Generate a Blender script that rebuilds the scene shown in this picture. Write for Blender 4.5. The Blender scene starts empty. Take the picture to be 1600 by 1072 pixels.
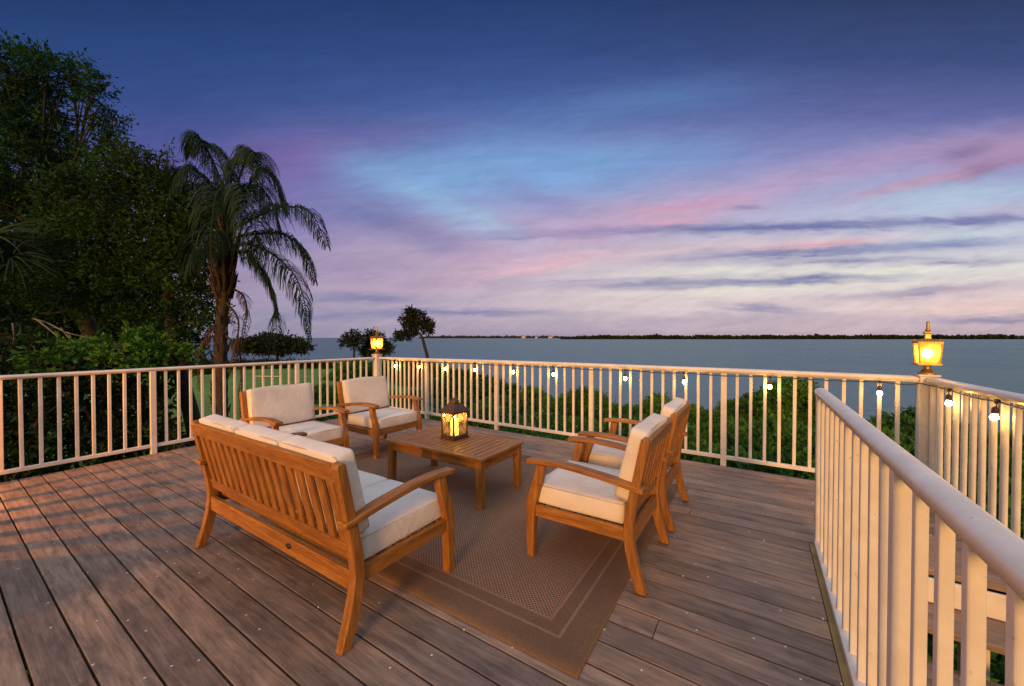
import bpy, bmesh, math, random
import numpy as np
from mathutils import Vector, Matrix
R = math.radians
rng = np.random.default_rng(7)
random.seed(7)
scene = bpy.context.scene
COL = scene.collection

# ------------------------------------------------------------------ camera model (deck-aligned world)
F, EYE, PITCH, YAW = 600.0, 1.30, math.atan(8.4/600.0), R(32.8)
RIGHT = Vector((math.cos(YAW), math.sin(YAW), 0)); FWD = Vector((-math.sin(YAW), math.cos(YAW), 0))
def CF(cx, cy, z):                       # camera-frame ground coordinates -> world
    v = RIGHT*cx + FWD*cy
    return Vector((v.x, v.y, z))
def W(px, py, depth):                    # a photo sight line followed to a chosen distance
    a = (px-800)/F; c = -(py-536)/F
    up = -math.sin(PITCH) + c*math.cos(PITCH); fw = math.cos(PITCH) + c*math.sin(PITCH)
    s = depth/fw
    return CF(a*s, depth, EYE+up*s)

# ------------------------------------------------------------------ materials
def new_mat(name):
    m = bpy.data.materials.new(name); m.use_nodes = True
    nt = m.node_tree
    return m, nt, nt.nodes['Principled BSDF'], nt.nodes['Material Output']
def N(nt, kind, **kw):
    n = nt.nodes.new(kind)
    for k, v in kw.items():
        if k.startswith('i_'): n.inputs[k[2:].replace('_', ' ')].default_value = v
        else: setattr(n, k, v)
    return n
def ramp(nt, stops, interp='LINEAR'):
    n = nt.nodes.new('ShaderNodeValToRGB'); cr = n.color_ramp; cr.interpolation = interp
    while len(cr.elements) < len(stops): cr.elements.new(0.5)
    for e, (p, c) in zip(cr.elements, stops):
        e.position = p; e.color = (*c, 1) if len(c) == 3 else c
    return n
def lin(r, g, b):
    f = lambda u: ((u/255+0.055)/1.055)**2.4 if u > 10 else u/255/12.92
    return (f(r), f(g), f(b))
def mixc(nt, a, b, fac, mode='MIX'):
    m = nt.nodes.new('ShaderNodeMix'); m.data_type = 'RGBA'; m.blend_type = mode
    for sock, v in ((m.inputs[6], a), (m.inputs[7], b), (m.inputs[0], fac)):
        if hasattr(v, 'is_output'): nt.links.new(v, sock)
        else: sock.default_value = (*v, 1) if isinstance(v, tuple) and len(v) == 3 else v
    return m.outputs[2]
def coords(nt, scale=(1, 1, 1), kind='Object', vary=True):
    tc = nt.nodes.new('ShaderNodeTexCoord'); mp = nt.nodes.new('ShaderNodeMapping')
    mp.inputs['Scale'].default_value = scale
    nt.links.new(tc.outputs[kind], mp.inputs[0])
    if vary:
        oi = nt.nodes.new('ShaderNodeObjectInfo'); mul = nt.nodes.new('ShaderNodeMath'); mul.operation = 'MULTIPLY'
        mul.inputs[1].default_value = 37.0
        nt.links.new(oi.outputs['Random'], mul.inputs[0]); nt.links.new(mul.outputs[0], mp.inputs['Location'])
    return mp.outputs[0]
def noise(nt, vec, scale, detail=4, rough=.55, dist=0.0):
    n = N(nt, 'ShaderNodeTexNoise', i_Scale=scale, i_Detail=detail, i_Roughness=rough, i_Distortion=dist)
    nt.links.new(vec, n.inputs['Vector']); return n.outputs['Fac']
def bump(nt, h, bsdf, strength=.3, dist=.01):
    b = N(nt, 'ShaderNodeBump', i_Strength=strength, i_Distance=dist)
    nt.links.new(h, b.inputs['Height']); nt.links.new(b.outputs[0], bsdf.inputs['Normal'])

def wood_mat(name, axis):
    m, nt, p, o = new_mat(name)
    sc = [9, 9, 9]; sc[axis] = .8
    v = coords(nt, tuple(sc))
    g = noise(nt, v, 3.2, 6, .6, .6)
    r = ramp(nt, [(.2, (.16, .056, .008)), (.42, (.30, .120, .018)), (.58, (.41, .175, .028)), (.8, (.52, .242, .048))])
    nt.links.new(g, r.inputs[0])
    v2 = coords(nt, tuple(x*3 for x in sc)); g2 = noise(nt, v2, 6, 3)
    r2 = ramp(nt, [(.35, (.72, .68, .62)), (.6, (1, 1, 1))]); nt.links.new(g2, r2.inputs[0])
    gi = nt.nodes.new('ShaderNodeNewGeometry'); rr = ramp(nt, [(0, (.78, .76, .74)), (1, (1.0, 1.0, 1.0))])
    nt.links.new(gi.outputs['Random Per Island'], rr.inputs[0])
    c = mixc(nt, r.outputs[0], r2.outputs[0], 1.0, 'MULTIPLY'); c = mixc(nt, c, rr.outputs[0], 1.0, 'MULTIPLY')
    nt.links.new(c, p.inputs['Base Color']); p.inputs['Roughness'].default_value = .5
    bump(nt, g2, p, .18, .002)
    return m
WX, WY, WZ = wood_mat('acacia_along_x', 0), wood_mat('acacia_along_y', 1), wood_mat('acacia_along_z', 2)

def cushion_mat():
    m, nt, p, o = new_mat('cream_canvas')
    v = coords(nt); n1 = noise(nt, v, 5, 3); wv = noise(nt, v, 700, 1)
    r = ramp(nt, [(.3, (.60, .54, .46)), (.7, (.70, .64, .56))]); nt.links.new(n1, r.inputs[0])
    nt.links.new(r.outputs[0], p.inputs['Base Color']); p.inputs['Roughness'].default_value = .9
    p.inputs['Sheen Weight'].default_value = .1
    ad = N(nt, 'ShaderNodeMath', operation='MULTIPLY_ADD'); ad.inputs[1].default_value = .05
    n3 = noise(nt, v, 9, 4, .6, .8)
    nt.links.new(wv, ad.inputs[0]); nt.links.new(n3, ad.inputs[2]); bump(nt, ad.outputs[0], p, .5, .016)
    return m
CANVAS = cushion_mat()
PIPING = None

def white_paint(name='white_painted_wood', c0=(.60, .565, .50), c1=(.70, .67, .61)):
    m, nt, p, o = new_mat(name)
    v = coords(nt); n1 = noise(nt, v, 7, 5, .65); n2 = noise(nt, v, 60, 3)
    r = ramp(nt, [(.25, tuple(x*.93 for x in c0)), (.45, c0), (.7, c1)]); nt.links.new(n1, r.inputs[0])
    spots = noise(nt, v, 38, 2); sr = ramp(nt, [(.70, (1, 1, 1)), (.78, (.66, .58, .46))]); nt.links.new(spots, sr.inputs[0])
    c = mixc(nt, r.outputs[0], sr.outputs[0], 1.0, 'MULTIPLY')
    nt.links.new(c, p.inputs['Base Color']); p.inputs['Roughness'].default_value = .42
    bump(nt, n2, p, .12, .002)
    return m
WHITE = white_paint()

def deck_mat(name='weathered_deck_boards', light=1.0):
    m, nt, p, o = new_mat(name)
    tc = nt.nodes.new('ShaderNodeTexCoord')
    gi = nt.nodes.new('ShaderNodeNewGeometry')
    off = N(nt, 'ShaderNodeVectorMath', operation='ADD')
    mu = N(nt, 'ShaderNodeVectorMath', operation='SCALE'); mu.inputs[3].default_value = 50
    cmb = nt.nodes.new('ShaderNodeCombineXYZ'); nt.links.new(gi.outputs['Random Per Island'], cmb.inputs[0]); nt.links.new(gi.outputs['Random Per Island'], cmb.inputs[2])
    nt.links.new(cmb.outputs[0], mu.inputs[0]); nt.links.new(tc.outputs['Object'], off.inputs[0]); nt.links.new(mu.outputs[0], off.inputs[1])
    def mp(v, s):
        q = nt.nodes.new('ShaderNodeMapping'); q.inputs['Scale'].default_value = s; nt.links.new(v, q.inputs[0]); return q.outputs[0]
    g1 = noise(nt, mp(off.outputs[0], (1.6, 22, 22)), 2.2, 6, .62, .5)
    g2 = noise(nt, mp(off.outputs[0], (3, 9, 9)), 1.6, 5, .6, .3)
    big = noise(nt, tc.outputs['Object'], 1.3, 4, .6)
    r = ramp(nt, [(.25, (.150, .112, .084)), (.5, (.250, .184, .138)), (.75, (.36, .268, .202))]); nt.links.new(g1, r.inputs[0])
    r2 = ramp(nt, [(.28, (.48, .47, .50)), (.48, (.92, .92, .92)), (.72, (1.28, 1.20, 1.10))]); nt.links.new(g2, r2.inputs[0])
    c = mixc(nt, r.outputs[0], r2.outputs[0], .9, 'MULTIPLY')
    rb = ramp(nt, [(.3, (.66, .68, .72)), (.65, (1.2, 1.12, 1.04))]); nt.links.new(big, rb.inputs[0])
    c = mixc(nt, c, rb.outputs[0], .8, 'MULTIPLY')
    ri = ramp(nt, [(0, (.74, .74, .75)), (1, (1.14, 1.11, 1.07))]); nt.links.new(gi.outputs['Random Per Island'], ri.inputs[0])
    c = mixc(nt, c, ri.outputs[0], 1.0, 'MULTIPLY')
    # pale worn flecks and dark knots
    fl = noise(nt, mp(off.outputs[0], (5, 20, 20)), 3.5, 3, .5); fr = ramp(nt, [(.70, (0, 0, 0)), (.80, (1, 1, 1))]); nt.links.new(fl, fr.inputs[0])
    fm = N(nt, 'ShaderNodeMath', operation='MULTIPLY'); fm.inputs[1].default_value = .45; nt.links.new(fr.outputs[0], fm.inputs[0])
    c = mixc(nt, c, (.44, .35, .28), fm.outputs[0])
    g3 = noise(nt, mp(off.outputs[0], (4, 75, 75)), 2.0, 4, .7, .3); r3 = ramp(nt, [(.32, (.70, .69, .68)), (.5, (1, 1, 1)), (.7, (1.16, 1.15, 1.13))]); nt.links.new(g3, r3.inputs[0]); c = mixc(nt, c, r3.outputs[0], .8, 'MULTIPLY')
    vo = N(nt, 'ShaderNodeTexVoronoi', i_Scale=4.2); vo.voronoi_dimensions = '2D'; nt.links.new(tc.outputs['Object'], vo.inputs['Vector'])
    lt = N(nt, 'ShaderNodeMath', operation='LESS_THAN'); lt.inputs[1].default_value = .019; nt.links.new(vo.outputs['Distance'], lt.inputs[0])
    c = mixc(nt, c, (.60, .57, .53), lt.outputs[0])
    vo2 = N(nt, 'ShaderNodeTexVoronoi', i_Scale=2.1); nt.links.new(mp(tc.outputs['Object'], (.7, 1.4, 1)), vo2.inputs['Vector'])
    kr = ramp(nt, [(.035, (1, 1, 1)), (.075, (0, 0, 0))]); nt.links.new(vo2.outputs['Distance'], kr.inputs[0])
    km = N(nt, 'ShaderNodeMath', operation='MULTIPLY'); km.inputs[1].default_value = .6; nt.links.new(kr.outputs[0], km.inputs[0])
    c = mixc(nt, c, (.055, .042, .038), km.outputs[0])
    nt.links.new(c, p.inputs['Base Color'])
    rr = ramp(nt, [(.3, (.5, .5, .5)), (.7, (.72, .72, .72))]); nt.links.new(g1, rr.inputs[0]); nt.links.new(rr.outputs[0], p.inputs['Roughness'])
    bump(nt, g1, p, .35, .004)
    return m
DECK = deck_mat()

def simple(name, col, rough=.6, metal=0.0, var=.25, scale=8):
    m, nt, p, o = new_mat(name)
    v = coords(nt); n1 = noise(nt, v, scale, 5)
    r = ramp(nt, [(.3, tuple(x*(1-var) for x in col)), (.7, tuple(min(1, x*(1+var)) for x in col))]); nt.links.new(n1, r.inputs[0])
    nt.links.new(r.outputs[0], p.inputs['Base Color']); p.inputs['Roughness'].default_value = rough; p.inputs['Metallic'].default_value = metal
    bump(nt, n1, p, .15, .004)
    return m
BRONZE = simple('dark_bronze', (.085, .052, .036), .5, .5)
BRASS = simple('aged_brass', (.42, .25, .075), .42, .8)
BLACKRUB = simple('black_rubber', (.012, .011, .010), .55)
SOCKET = simple('bronze_socket', (.10, .055, .025), .4, .3)
MOSSWOOD = simple('mossy_edge_timber', (.25, .165, .055), .85, 0, .55, 4)
DARKWOOD = simple('dark_joist_timber', (.05, .038, .03), .85)

def emit(name, col, strength):
    m = bpy.data.materials.new(name); m.use_nodes = True; nt = m.node_tree; nt.nodes.clear()
    e = N(nt, 'ShaderNodeEmission', i_Color=(*col, 1), i_Strength=strength); o = nt.nodes.new('ShaderNodeOutputMaterial')
    nt.links.new(e.outputs[0], o.inputs[0]); return m
WARM = (1.0, .56, .20)
BULB = emit('lit_filament_bulb', (1.0, .50, .12), 115)
LAMPBULB = emit('lit_lantern_bulb', (1.0, .54, .16), 70)
FLAME = emit('candle_flame', (1.0, .50, .12), 900)
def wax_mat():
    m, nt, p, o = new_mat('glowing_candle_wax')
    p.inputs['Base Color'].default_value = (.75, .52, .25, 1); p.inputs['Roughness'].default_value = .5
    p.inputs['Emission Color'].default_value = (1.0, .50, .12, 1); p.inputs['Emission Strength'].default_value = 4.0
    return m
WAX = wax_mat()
def pane_mat(name, tint, trans, lo=.6):
    m = bpy.data.materials.new(name); m.use_nodes = True; nt = m.node_tree; nt.nodes.clear()
    o = nt.nodes.new('ShaderNodeOutputMaterial')
    t = N(nt, 'ShaderNodeBsdfTransparent', i_Color=(*tint, 1)); tl = N(nt, 'ShaderNodeBsdfTranslucent', i_Color=(*tint, 1))
    gl = N(nt, 'ShaderNodeBsdfGlossy', i_Color=(1, 1, 1, 1), i_Roughness=.08)
    tc = nt.nodes.new('ShaderNodeTexCoord'); nz = noise(nt, tc.outputs['Object'], 14, 4)
    rr = ramp(nt, [(.3, (trans*lo,)*3), (.7, (min(1, trans*(2.1-lo)),)*3)]); nt.links.new(nz, rr.inputs[0])
    a = nt.nodes.new('ShaderNodeMixShader'); nt.links.new(rr.outputs[0], a.inputs[0]); nt.links.new(t.outputs[0], a.inputs[1]); nt.links.new(tl.outputs[0], a.inputs[2])
    b = nt.nodes.new('ShaderNodeMixShader'); b.inputs[0].default_value = .05; nt.links.new(a.outputs[0], b.inputs[1]); nt.links.new(gl.outputs[0], b.inputs[2])
    nt.links.new(b.outputs[0], o.inputs[0]); return m
AMBER = pane_mat('amber_seeded_glass', (1.0, .64, .20), .42)
CLEAR = pane_mat('smoky_lantern_glass', (1.0, .82, .55), .11, .9)

def leaf_mat(name, c0, c1, c2, trans=.25):
    m = bpy.data.materials.new(name); m.use_nodes = True; nt = m.node_tree; p = nt.nodes['Principled BSDF']; o = nt.nodes['Material Output']
    gi = nt.nodes.new('ShaderNodeNewGeometry'); tc = nt.nodes.new('ShaderNodeTexCoord')
    nz = noise(nt, tc.outputs['Object'], 1.7, 3)
    ad = N(nt, 'ShaderNodeMath', operation='MULTIPLY_ADD'); ad.inputs[1].default_value = .34
    sb = N(nt, 'ShaderNodeMath', operation='MULTIPLY_ADD'); sb.inputs[1].default_value = 2.1; sb.inputs[2].default_value = -.72
    nt.links.new(nz, sb.inputs[0]); nt.links.new(gi.outputs['Random Per Island'], ad.inputs[0]); nt.links.new(sb.outputs[0], ad.inputs[2])
    r = ramp(nt, [(.1, c0), (.5, c1), (.92, c2)]); nt.links.new(ad.outputs[0], r.inputs[0])
    nt.links.new(r.outputs[0], p.inputs['Base Color']); p.inputs['Roughness'].default_value = .75; p.inputs['Specular IOR Level'].default_value = .25
    t = nt.nodes.new('ShaderNodeBsdfTranslucent'); nt.links.new(r.outputs[0], t.inputs[0])
    mx = nt.nodes.new('ShaderNodeMixShader'); mx.inputs[0].default_value = trans
    nt.links.new(p.outputs[0], mx.inputs[1]); nt.links.new(t.outputs[0], mx.inputs[2]); nt.links.new(mx.outputs[0], o.inputs[0])
    return m
LF_OAK = leaf_mat('broadleaf_foliage', (.003, .016, .003), (.008, .038, .007), (.016, .074, .012))
LF_LIGHT = leaf_mat('light_feathery_foliage', (.022, .080, .008), (.045, .145, .014), (.085, .22, .025))
LF_DARK = leaf_mat('dark_shrub_foliage', (.002, .009, .003), (.005, .022, .005), (.013, .052, .011))
LF_MANG = leaf_mat('mangrove_foliage', (.016, .058, .009), (.042, .125, .016), (.095, .23, .030))
LF_FAR = leaf_mat('far_tree_foliage', (.010, .016, .006), (.020, .030, .010), (.036, .045, .014))
LF_PALM = leaf_mat('palm_leaflet', (.004, .014, .005), (.009, .030, .010), (.020, .052, .016), .15)
LF_DEAD = leaf_mat('dry_palm_leaflet', (.045, .028, .016), (.08, .05, .028), (.12, .08, .045), .15)
BARK = simple('brown_bark', (.020, .017, .014), .9, 0, .4, 10)
PALEBARK = simple('pale_grey_bark', (.15, .135, .115), .9, 0, .45, 14)
PALMBARK = simple('fibrous_palm_bark', (.036, .026, .021), .95, 0, .5, 16)

# ------------------------------------------------------------------ object helpers
def link(o, parent=None):
    COL.objects.link(o)
    if parent is not None: o.parent = parent
    return o
def tag(o, label=None, cat=None, group=None, kind=None):
    if label: o['label'] = label
    if cat: o['category'] = cat
    if group: o['group'] = group
    if kind: o['kind'] = kind
    return o
def empty(name, loc=(0, 0, 0), rz=0.0):
    o = bpy.data.objects.new(name, None); o.location = loc; o.rotation_euler = (0, 0, rz); o.empty_display_size = .1
    COL.objects.link(o); return o
def children(o): return [c for c in COL.objects if c.parent == o]
def copy_tree(o, parent=None):
    c = o.copy(); COL.objects.link(c)
    if parent is not None: c.parent = parent
    for ch in children(o): copy_tree(ch, c)
    return c

class MB:
    def __init__(s): s.v = []; s.f = []; s.sm = []
    def add(s, vs, fs, smooth=False):
        b = len(s.v); s.v += [tuple(x) for x in vs]; s.f += [tuple(b+i for i in f) for f in fs]; s.sm += [smooth]*len(fs); return s
    def box(s, x0, x1, y0, y1, z0, z1):
        return s.add([(x0, y0, z0), (x1, y0, z0), (x1, y1, z0), (x0, y1, z0), (x0, y0, z1), (x1, y0, z1), (x1, y1, z1), (x0, y1, z1)],
                     [(0, 3, 2, 1), (4, 5, 6, 7), (0, 1, 5, 4), (1, 2, 6, 5), (2, 3, 7, 6), (3, 0, 4, 7)])
    def lean(s, x0, x1, z0, z1, ym, t):        # a slat leaning along y = ym(z)
        a, b = ym(z0), ym(z1); h = t/2
        return s.add([(x0, a-h, z0), (x1, a-h, z0), (x1, a+h, z0), (x0, a+h, z0), (x0, b-h, z1), (x1, b-h, z1), (x1, b+h, z1), (x0, b+h, z1)],
                     [(0, 3, 2, 1), (4, 5, 6, 7), (0, 1, 5, 4), (1, 2, 6, 5), (2, 3, 7, 6), (3, 0, 4, 7)])
    def prism_x(s, poly, x0, x1):              # poly of (y,z)
        n = len(poly); vs = [(x0, y, z) for y, z in poly]+[(x1, y, z) for y, z in poly]
        fs = [tuple(range(n))[::-1], tuple(range(n, 2*n))]+[(i, (i+1) % n, n+(i+1) % n, n+i) for i in range(n)]
        return s.add(vs, fs)
    def sweep(s, prof, a, b, smooth=True):     # profile (u across, w up) swept from a to b, horizontal run
        a, b = Vector(a), Vector(b); d = (b-a); d.z = 0; d.normalize(); side = Vector((d.y, -d.x, 0)); n = len(prof)
        vs = [a+side*u+Vector((0, 0, w)) for u, w in prof]+[b+side*u+Vector((0, 0, w)) for u, w in prof]
        fs = [(i, (i+1) % n, n+(i+1) % n, n+i) for i in range(n)]
        s.add(vs, fs, smooth); return s.add(vs, [tuple(range(n))[::-1], tuple(range(n, 2*n))], False)
    def bar(s, a, b, w, h=None):
        a, b = Vector(a), Vector(b); h = h or w; d = (b-a).normalized(); up = Vector((0, 0, 1)) if abs(d.z) < .95 else Vector((1, 0, 0))
        u = d.cross(up).normalized()*w/2; q = u.cross(d).normalized()*h/2
        vs = [a-u-q, a+u-q, a+u+q, a-u+q, b-u-q, b+u-q, b+u+q, b-u+q]
        return s.add(vs, [(0, 3, 2, 1), (4, 5, 6, 7), (0, 1, 5, 4), (1, 2, 6, 5), (2, 3, 7, 6), (3, 0, 4, 7)])
    def tube(s, path, radii, n=8, closed=False):
        P = [Vector(p) for p in path]; m = len(P)
        if not hasattr(radii, '__len__'): radii = [radii]*m
        vs = []; u = None
        for i in range(m):
            d = (P[(i+1) % m]-P[i-1]) if closed else (P[min(i+1, m-1)]-P[max(i-1, 0)])
            d = d.normalized() if d.length > 1e-9 else Vector((0, 0, 1))
            if u is None: u = d.cross(Vector((.31, .2, .93))).normalized()
            u = (u-d*u.dot(d)).normalized(); w = d.cross(u)
            for k in range(n):
                t = 2*math.pi*k/n; vs.append(P[i]+(u*math.cos(t)+w*math.sin(t))*radii[i])
        fs = []
        for i in range(m if closed else m-1):
            j = (i+1) % m
            for k in range(n): fs.append((i*n+k, i*n+(k+1) % n, j*n+(k+1) % n, j*n+k))
        s.add(vs, fs, True)
        if not closed: s.add(vs[:n], [tuple(range(n))[::-1]]); s.add(vs[-n:], [tuple(range(n))])
        return s
    def lathe(s, prof, n=20, c=(0, 0, 0), smooth=True, rot=0.0):
        vs = [(c[0]+r*math.cos(rot+2*math.pi*k/n), c[1]+r*math.sin(rot+2*math.pi*k/n), c[2]+z) for r, z in prof for k in range(n)]
        m = len(prof); fs = [(i*n+k, i*n+(k+1) % n, (i+1)*n+(k+1) % n, (i+1)*n+k) for i in range(m-1) for k in range(n)]
        s.add(vs, fs, smooth); s.add(vs[:n], [tuple(range(n))[::-1]]); return s.add(vs[-n:], [tuple(range(n))])
    def mesh(s, name, mat):
        me = bpy.data.meshes.new(name); me.from_pydata(s.v, [], s.f); me.materials.append(mat)
        me.polygons.foreach_set('use_smooth', s.sm); me.update(); return me
    def build(s, name, mat, parent=None, bevel=0.0, seg=2):
        o = bpy.data.objects.new(name, s.mesh(name, mat)); link(o, parent)
        if bevel:
            b = o.modifiers.new('bevel', 'BEVEL'); b.width = bevel; b.segments = seg; b.limit_method = 'ANGLE'; b.angle_limit = R(35); b.harden_normals = False
        return o
def place(name, me, parent=None, loc=(0, 0, 0)):
    o = bpy.data.objects.new(name, me); o.location = loc; return link(o, parent)

def bez(pts, n):
    P = [np.array(p, float) for p in pts]; out = []
    for t in np.linspace(0, 1, n):
        Q = P[:]
        while len(Q) > 1: Q = [Q[i]*(1-t)+Q[i+1]*t for i in range(len(Q)-1)]
        out.append(Vector(Q[0]))
    return out
def catmull(pts, n):
    P = [np.array(p, float) for p in pts]; P = [2*P[0]-P[1]]+P+[2*P[-1]-P[-2]]; out = []; segs = len(P)-3
    for t in np.linspace(0, segs-1e-6, n):
        i = int(t); u = t-i; a, b, c, d = P[i:i+4]
        out.append(Vector(.5*((2*b)+(-a+c)*u+(2*a-5*b+4*c-d)*u*u+(-a+3*b-3*c+d)*u**3)))
    return out

# ------------------------------------------------------------------ foliage
def unit(v): return v/np.maximum(np.linalg.norm(v, axis=-1, keepdims=True), 1e-9)
def quads_mesh(name, V, mat):
    n = len(V)//4; me = bpy.data.meshes.new(name)
    me.vertices.add(4*n); me.loops.add(4*n); me.polygons.add(n)
    me.vertices.foreach_set('co', V.astype(np.float32).ravel()); me.loops.foreach_set('vertex_index', np.arange(4*n, dtype=np.int32))
    me.polygons.foreach_set('loop_start', np.arange(0, 4*n, 4, dtype=np.int32)); me.polygons.foreach_set('loop_total', np.full(n, 4, np.int32))
    me.materials.append(mat); me.update(calc_edges=True); return me
def leaves(P, D, size, aspect=.45, spread=.8):
    """rhombic leaves at points P with main direction D"""
    n = len(P); d = unit(D+rng.normal(0, spread, (n, 3))); u = unit(np.cross(d, rng.normal(0, 1, (n, 3))))
    s = size*rng.uniform(.45, 1.6, (n, 1)); nrm = np.cross(d, u)
    a = P; b = P+d*s*.45+u*s*aspect*.5-nrm*s*.06; c = P+d*s-nrm*s*.12; e = P+d*s*.45-u*s*aspect*.5-nrm*s*.06
    return np.stack([a, b, c, e], 1).reshape(-1, 3)
def twiggy(blobs, twigs_per_m2, leaves_per_twig, twig_len, size, aspect=.42, up=.35, inner=.55, zcut=0):
    """blobs: (centre, (rx,ry,rz)); leaf sprays on twigs set through an uneven shell of each blob"""
    out = []
    for c, r in blobs:
        c = np.array(c, float); r = np.array(r if hasattr(r, '__len__') else (r,)*3, float)
        k = max(4, int(twigs_per_m2*4*math.pi*(r[0]*r[1]*r[2])**(2/3)))
        d = rng.normal(0, 1, (k, 3)); d[:, 2] = np.where(d[:, 2] < -.5*zcut-9*(1-zcut), -d[:, 2], d[:, 2]); d = unit(d)
        rr = inner+(1-inner)*rng.uniform(0, 1, (k, 1))**.6
        wob = 1+.22*np.sin(d[:, :1]*4.1+c[0]*3)*np.cos(d[:, 1:2]*3.7+c[1])+.15*np.sin(d[:, 2:]*6+c[2]*5)
        p = c+d*r*rr*wob
        td = unit(d*.9+np.array([0, 0, up])+rng.normal(0, .5, (k, 3)))
        L = twig_len*rng.uniform(.5, 1.3, (k, 1))
        t = rng.uniform(0, 1, (k, leaves_per_twig, 1))
        q = p[:, None, :]+td[:, None, :]*L[:, None, :]*t+rng.normal(0, size*.25, (k, leaves_per_twig, 3))
        dd = np.repeat(td[:, None, :], leaves_per_twig, 1)-np.array([0, 0, .15])
        out.append(leaves(q.reshape(-1, 3), dd.reshape(-1, 3), size, aspect))
    return np.concatenate(out)
def px_blob(px, py, depth, rpx, sq=1.0, sdep=1.0):
    r = rpx*depth/F
    return (W(px, py, depth), (r*sdep, r*sdep, r*sq))
def tree(name, label, cat, base, blobs, leafmat, barkmat, trunk_path, trunk_r, group=None, tw=26, lpt=9, tl=.35, size=.11, aspect=.42, limbs=True, inner=.5, up=.35):
    root = empty(name, base); tag(root, label, cat, group); b = Vector(base)
    V = twiggy([(Vector(c)-b, r) for c, r in blobs], tw, lpt, tl, size, aspect, up, inner)
    place('crown', quads_mesh('crown', V, leafmat), root)
    m = MB(); tp = [Vector(p)-b for p in trunk_path]; path = catmull(tp, 14)
    m.tube(path, list(np.linspace(trunk_r, trunk_r*.55, 14)), 10)
    if limbs:
        for c, r in blobs:
            c = Vector(c)-b; st = min(path[4:], key=lambda q: (q-c).length+ (0.6*max(0, q.z-c.z)))
            mid = (st+c)*.5+Vector((random.uniform(-.15, .15), random.uniform(-.15, .15), .12))*max(.3, (c-st).length*.4)
            pp = catmull([st, mid, c], 9); m.tube(pp, list(np.linspace(trunk_r*.17, trunk_r*.05, 9)), 6)
            for _ in range(5):
                e = c+Vector(rng.normal(0, .55, 3))*np.mean(r); s2 = pp[random.randint(4, 8)]
                m.tube(catmull([s2, (s2+e)*.5+Vector((0, 0, .05)), e], 5), list(np.linspace(trunk_r*.11, trunk_r*.03, 5)), 4)
    m.build('trunk', barkmat, root)
    return root
#@@SPLIT
# ------------------------------------------------------------------ deck
DY0, DY1, DX0, DX1, STEPY, DXR = -2.7, 4.42, -5.70, .272, 3.07, 1.27
PITCHB, GAP = .1353, .008
def build_deck():
    m = MB(); k = 0; y = 2.115-.1353*36
    joints = {11: [-2.15], 12: [-2.75], 13: [-2.05, ], 14: [-3.02], 15: [-2.6], 3: [.05], 25: [], }
    rr = random.Random(3)
    i = -36
    while y < DY1-.02:
        y0, y1 = y+GAP/2, min(y+PITCHB-GAP/2, DY1)
        xr = DXR if y0 >= STEPY-.01 else DX1
        js = []
        x = DX0+rr.uniform(1.0, 3.6)
        while x < xr-.5:
            js.append(x); x += rr.uniform(2.4, 4.2)
        edges = [DX0-rr.uniform(0, .012)]+js+[xr]
        for a, b in zip(edges[:-1], edges[1:]):
            dz = rr.uniform(-.0015, .0015)
            m.box(a+(.0015 if a != edges[0] else 0), b-(.0015 if b != xr else 0), y0, y1, -.032+dz, dz)
        y += PITCHB; i += 1
    o = m.build('deck', DECK, None, .003, 2); tag(o, kind='structure')
    j = MB()
    for x in np.arange(DX0+.12, DXR-.02, .45):
        ye = DY1-.06; ys = DY0 if x < DX1-.05 else STEPY+.06
        j.box(x, x+.04, ys, ye, -.24, -.036)
    j.box(DX0+.03, DX0+.07, DY0, DY1-.06, -.26, -.037); j.box(DX0+.08, DXR-.02, DY1-.055, DY1-.02, -.26, -.037)
    o = j.build('deck_joists', DARKWOOD); tag(o, kind='structure')
build_deck()
# timber kerb where the deck stops at the stair opening
mk = MB(); mk.box(.275, .305, -2.6, 1.72, -.20, .002); mk.box(.275, .305, 1.735, 3.06, -.20, -.002)
tag(mk.build('deck_edge_board', MOSSWOOD, None, .004), 'mossy timber edge board along the deck beneath the near white railing', 'edge board')

# stairs going down towards the viewer between the two right-hand railings
st = empty('deck_stairs', (.80, 3.0, 0)); tag(st, 'wooden deck stairs with white risers between the two right railings', 'stairs')
sm = white_paint('painted_riser', (.62, .58, .52), (.74, .70, .64))
for k, z in enumerate((-.17, -.34, -.51, -.68, -.85)):
    yb = 3.07-.29*k-3.0
    for q in (0, 1):
        t = MB(); t.box(-.46, .50, yb-.018-.142*(q+1)+.006, yb-.018-.142*q, z-.035, z); t.build('tread', DECK, st, .004)
r0 = MB(); r0.box(-.46, .50, .030, .052, -.168, -.037); r0.build('riser', sm, st, .003)
for x in (-.485, .51):
    s_ = MB(); s_.prism_x([(.03, -.04), (.03, -.30), (-1.55, -1.25), (-1.55, -.98)], x, x+.035); s_.build('stringer', sm, st)
p_ = MB(); p_.box(.12, .21, -.03, .06, -2.2, -.30); p_.build('support_post', sm, st, .004)

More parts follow.
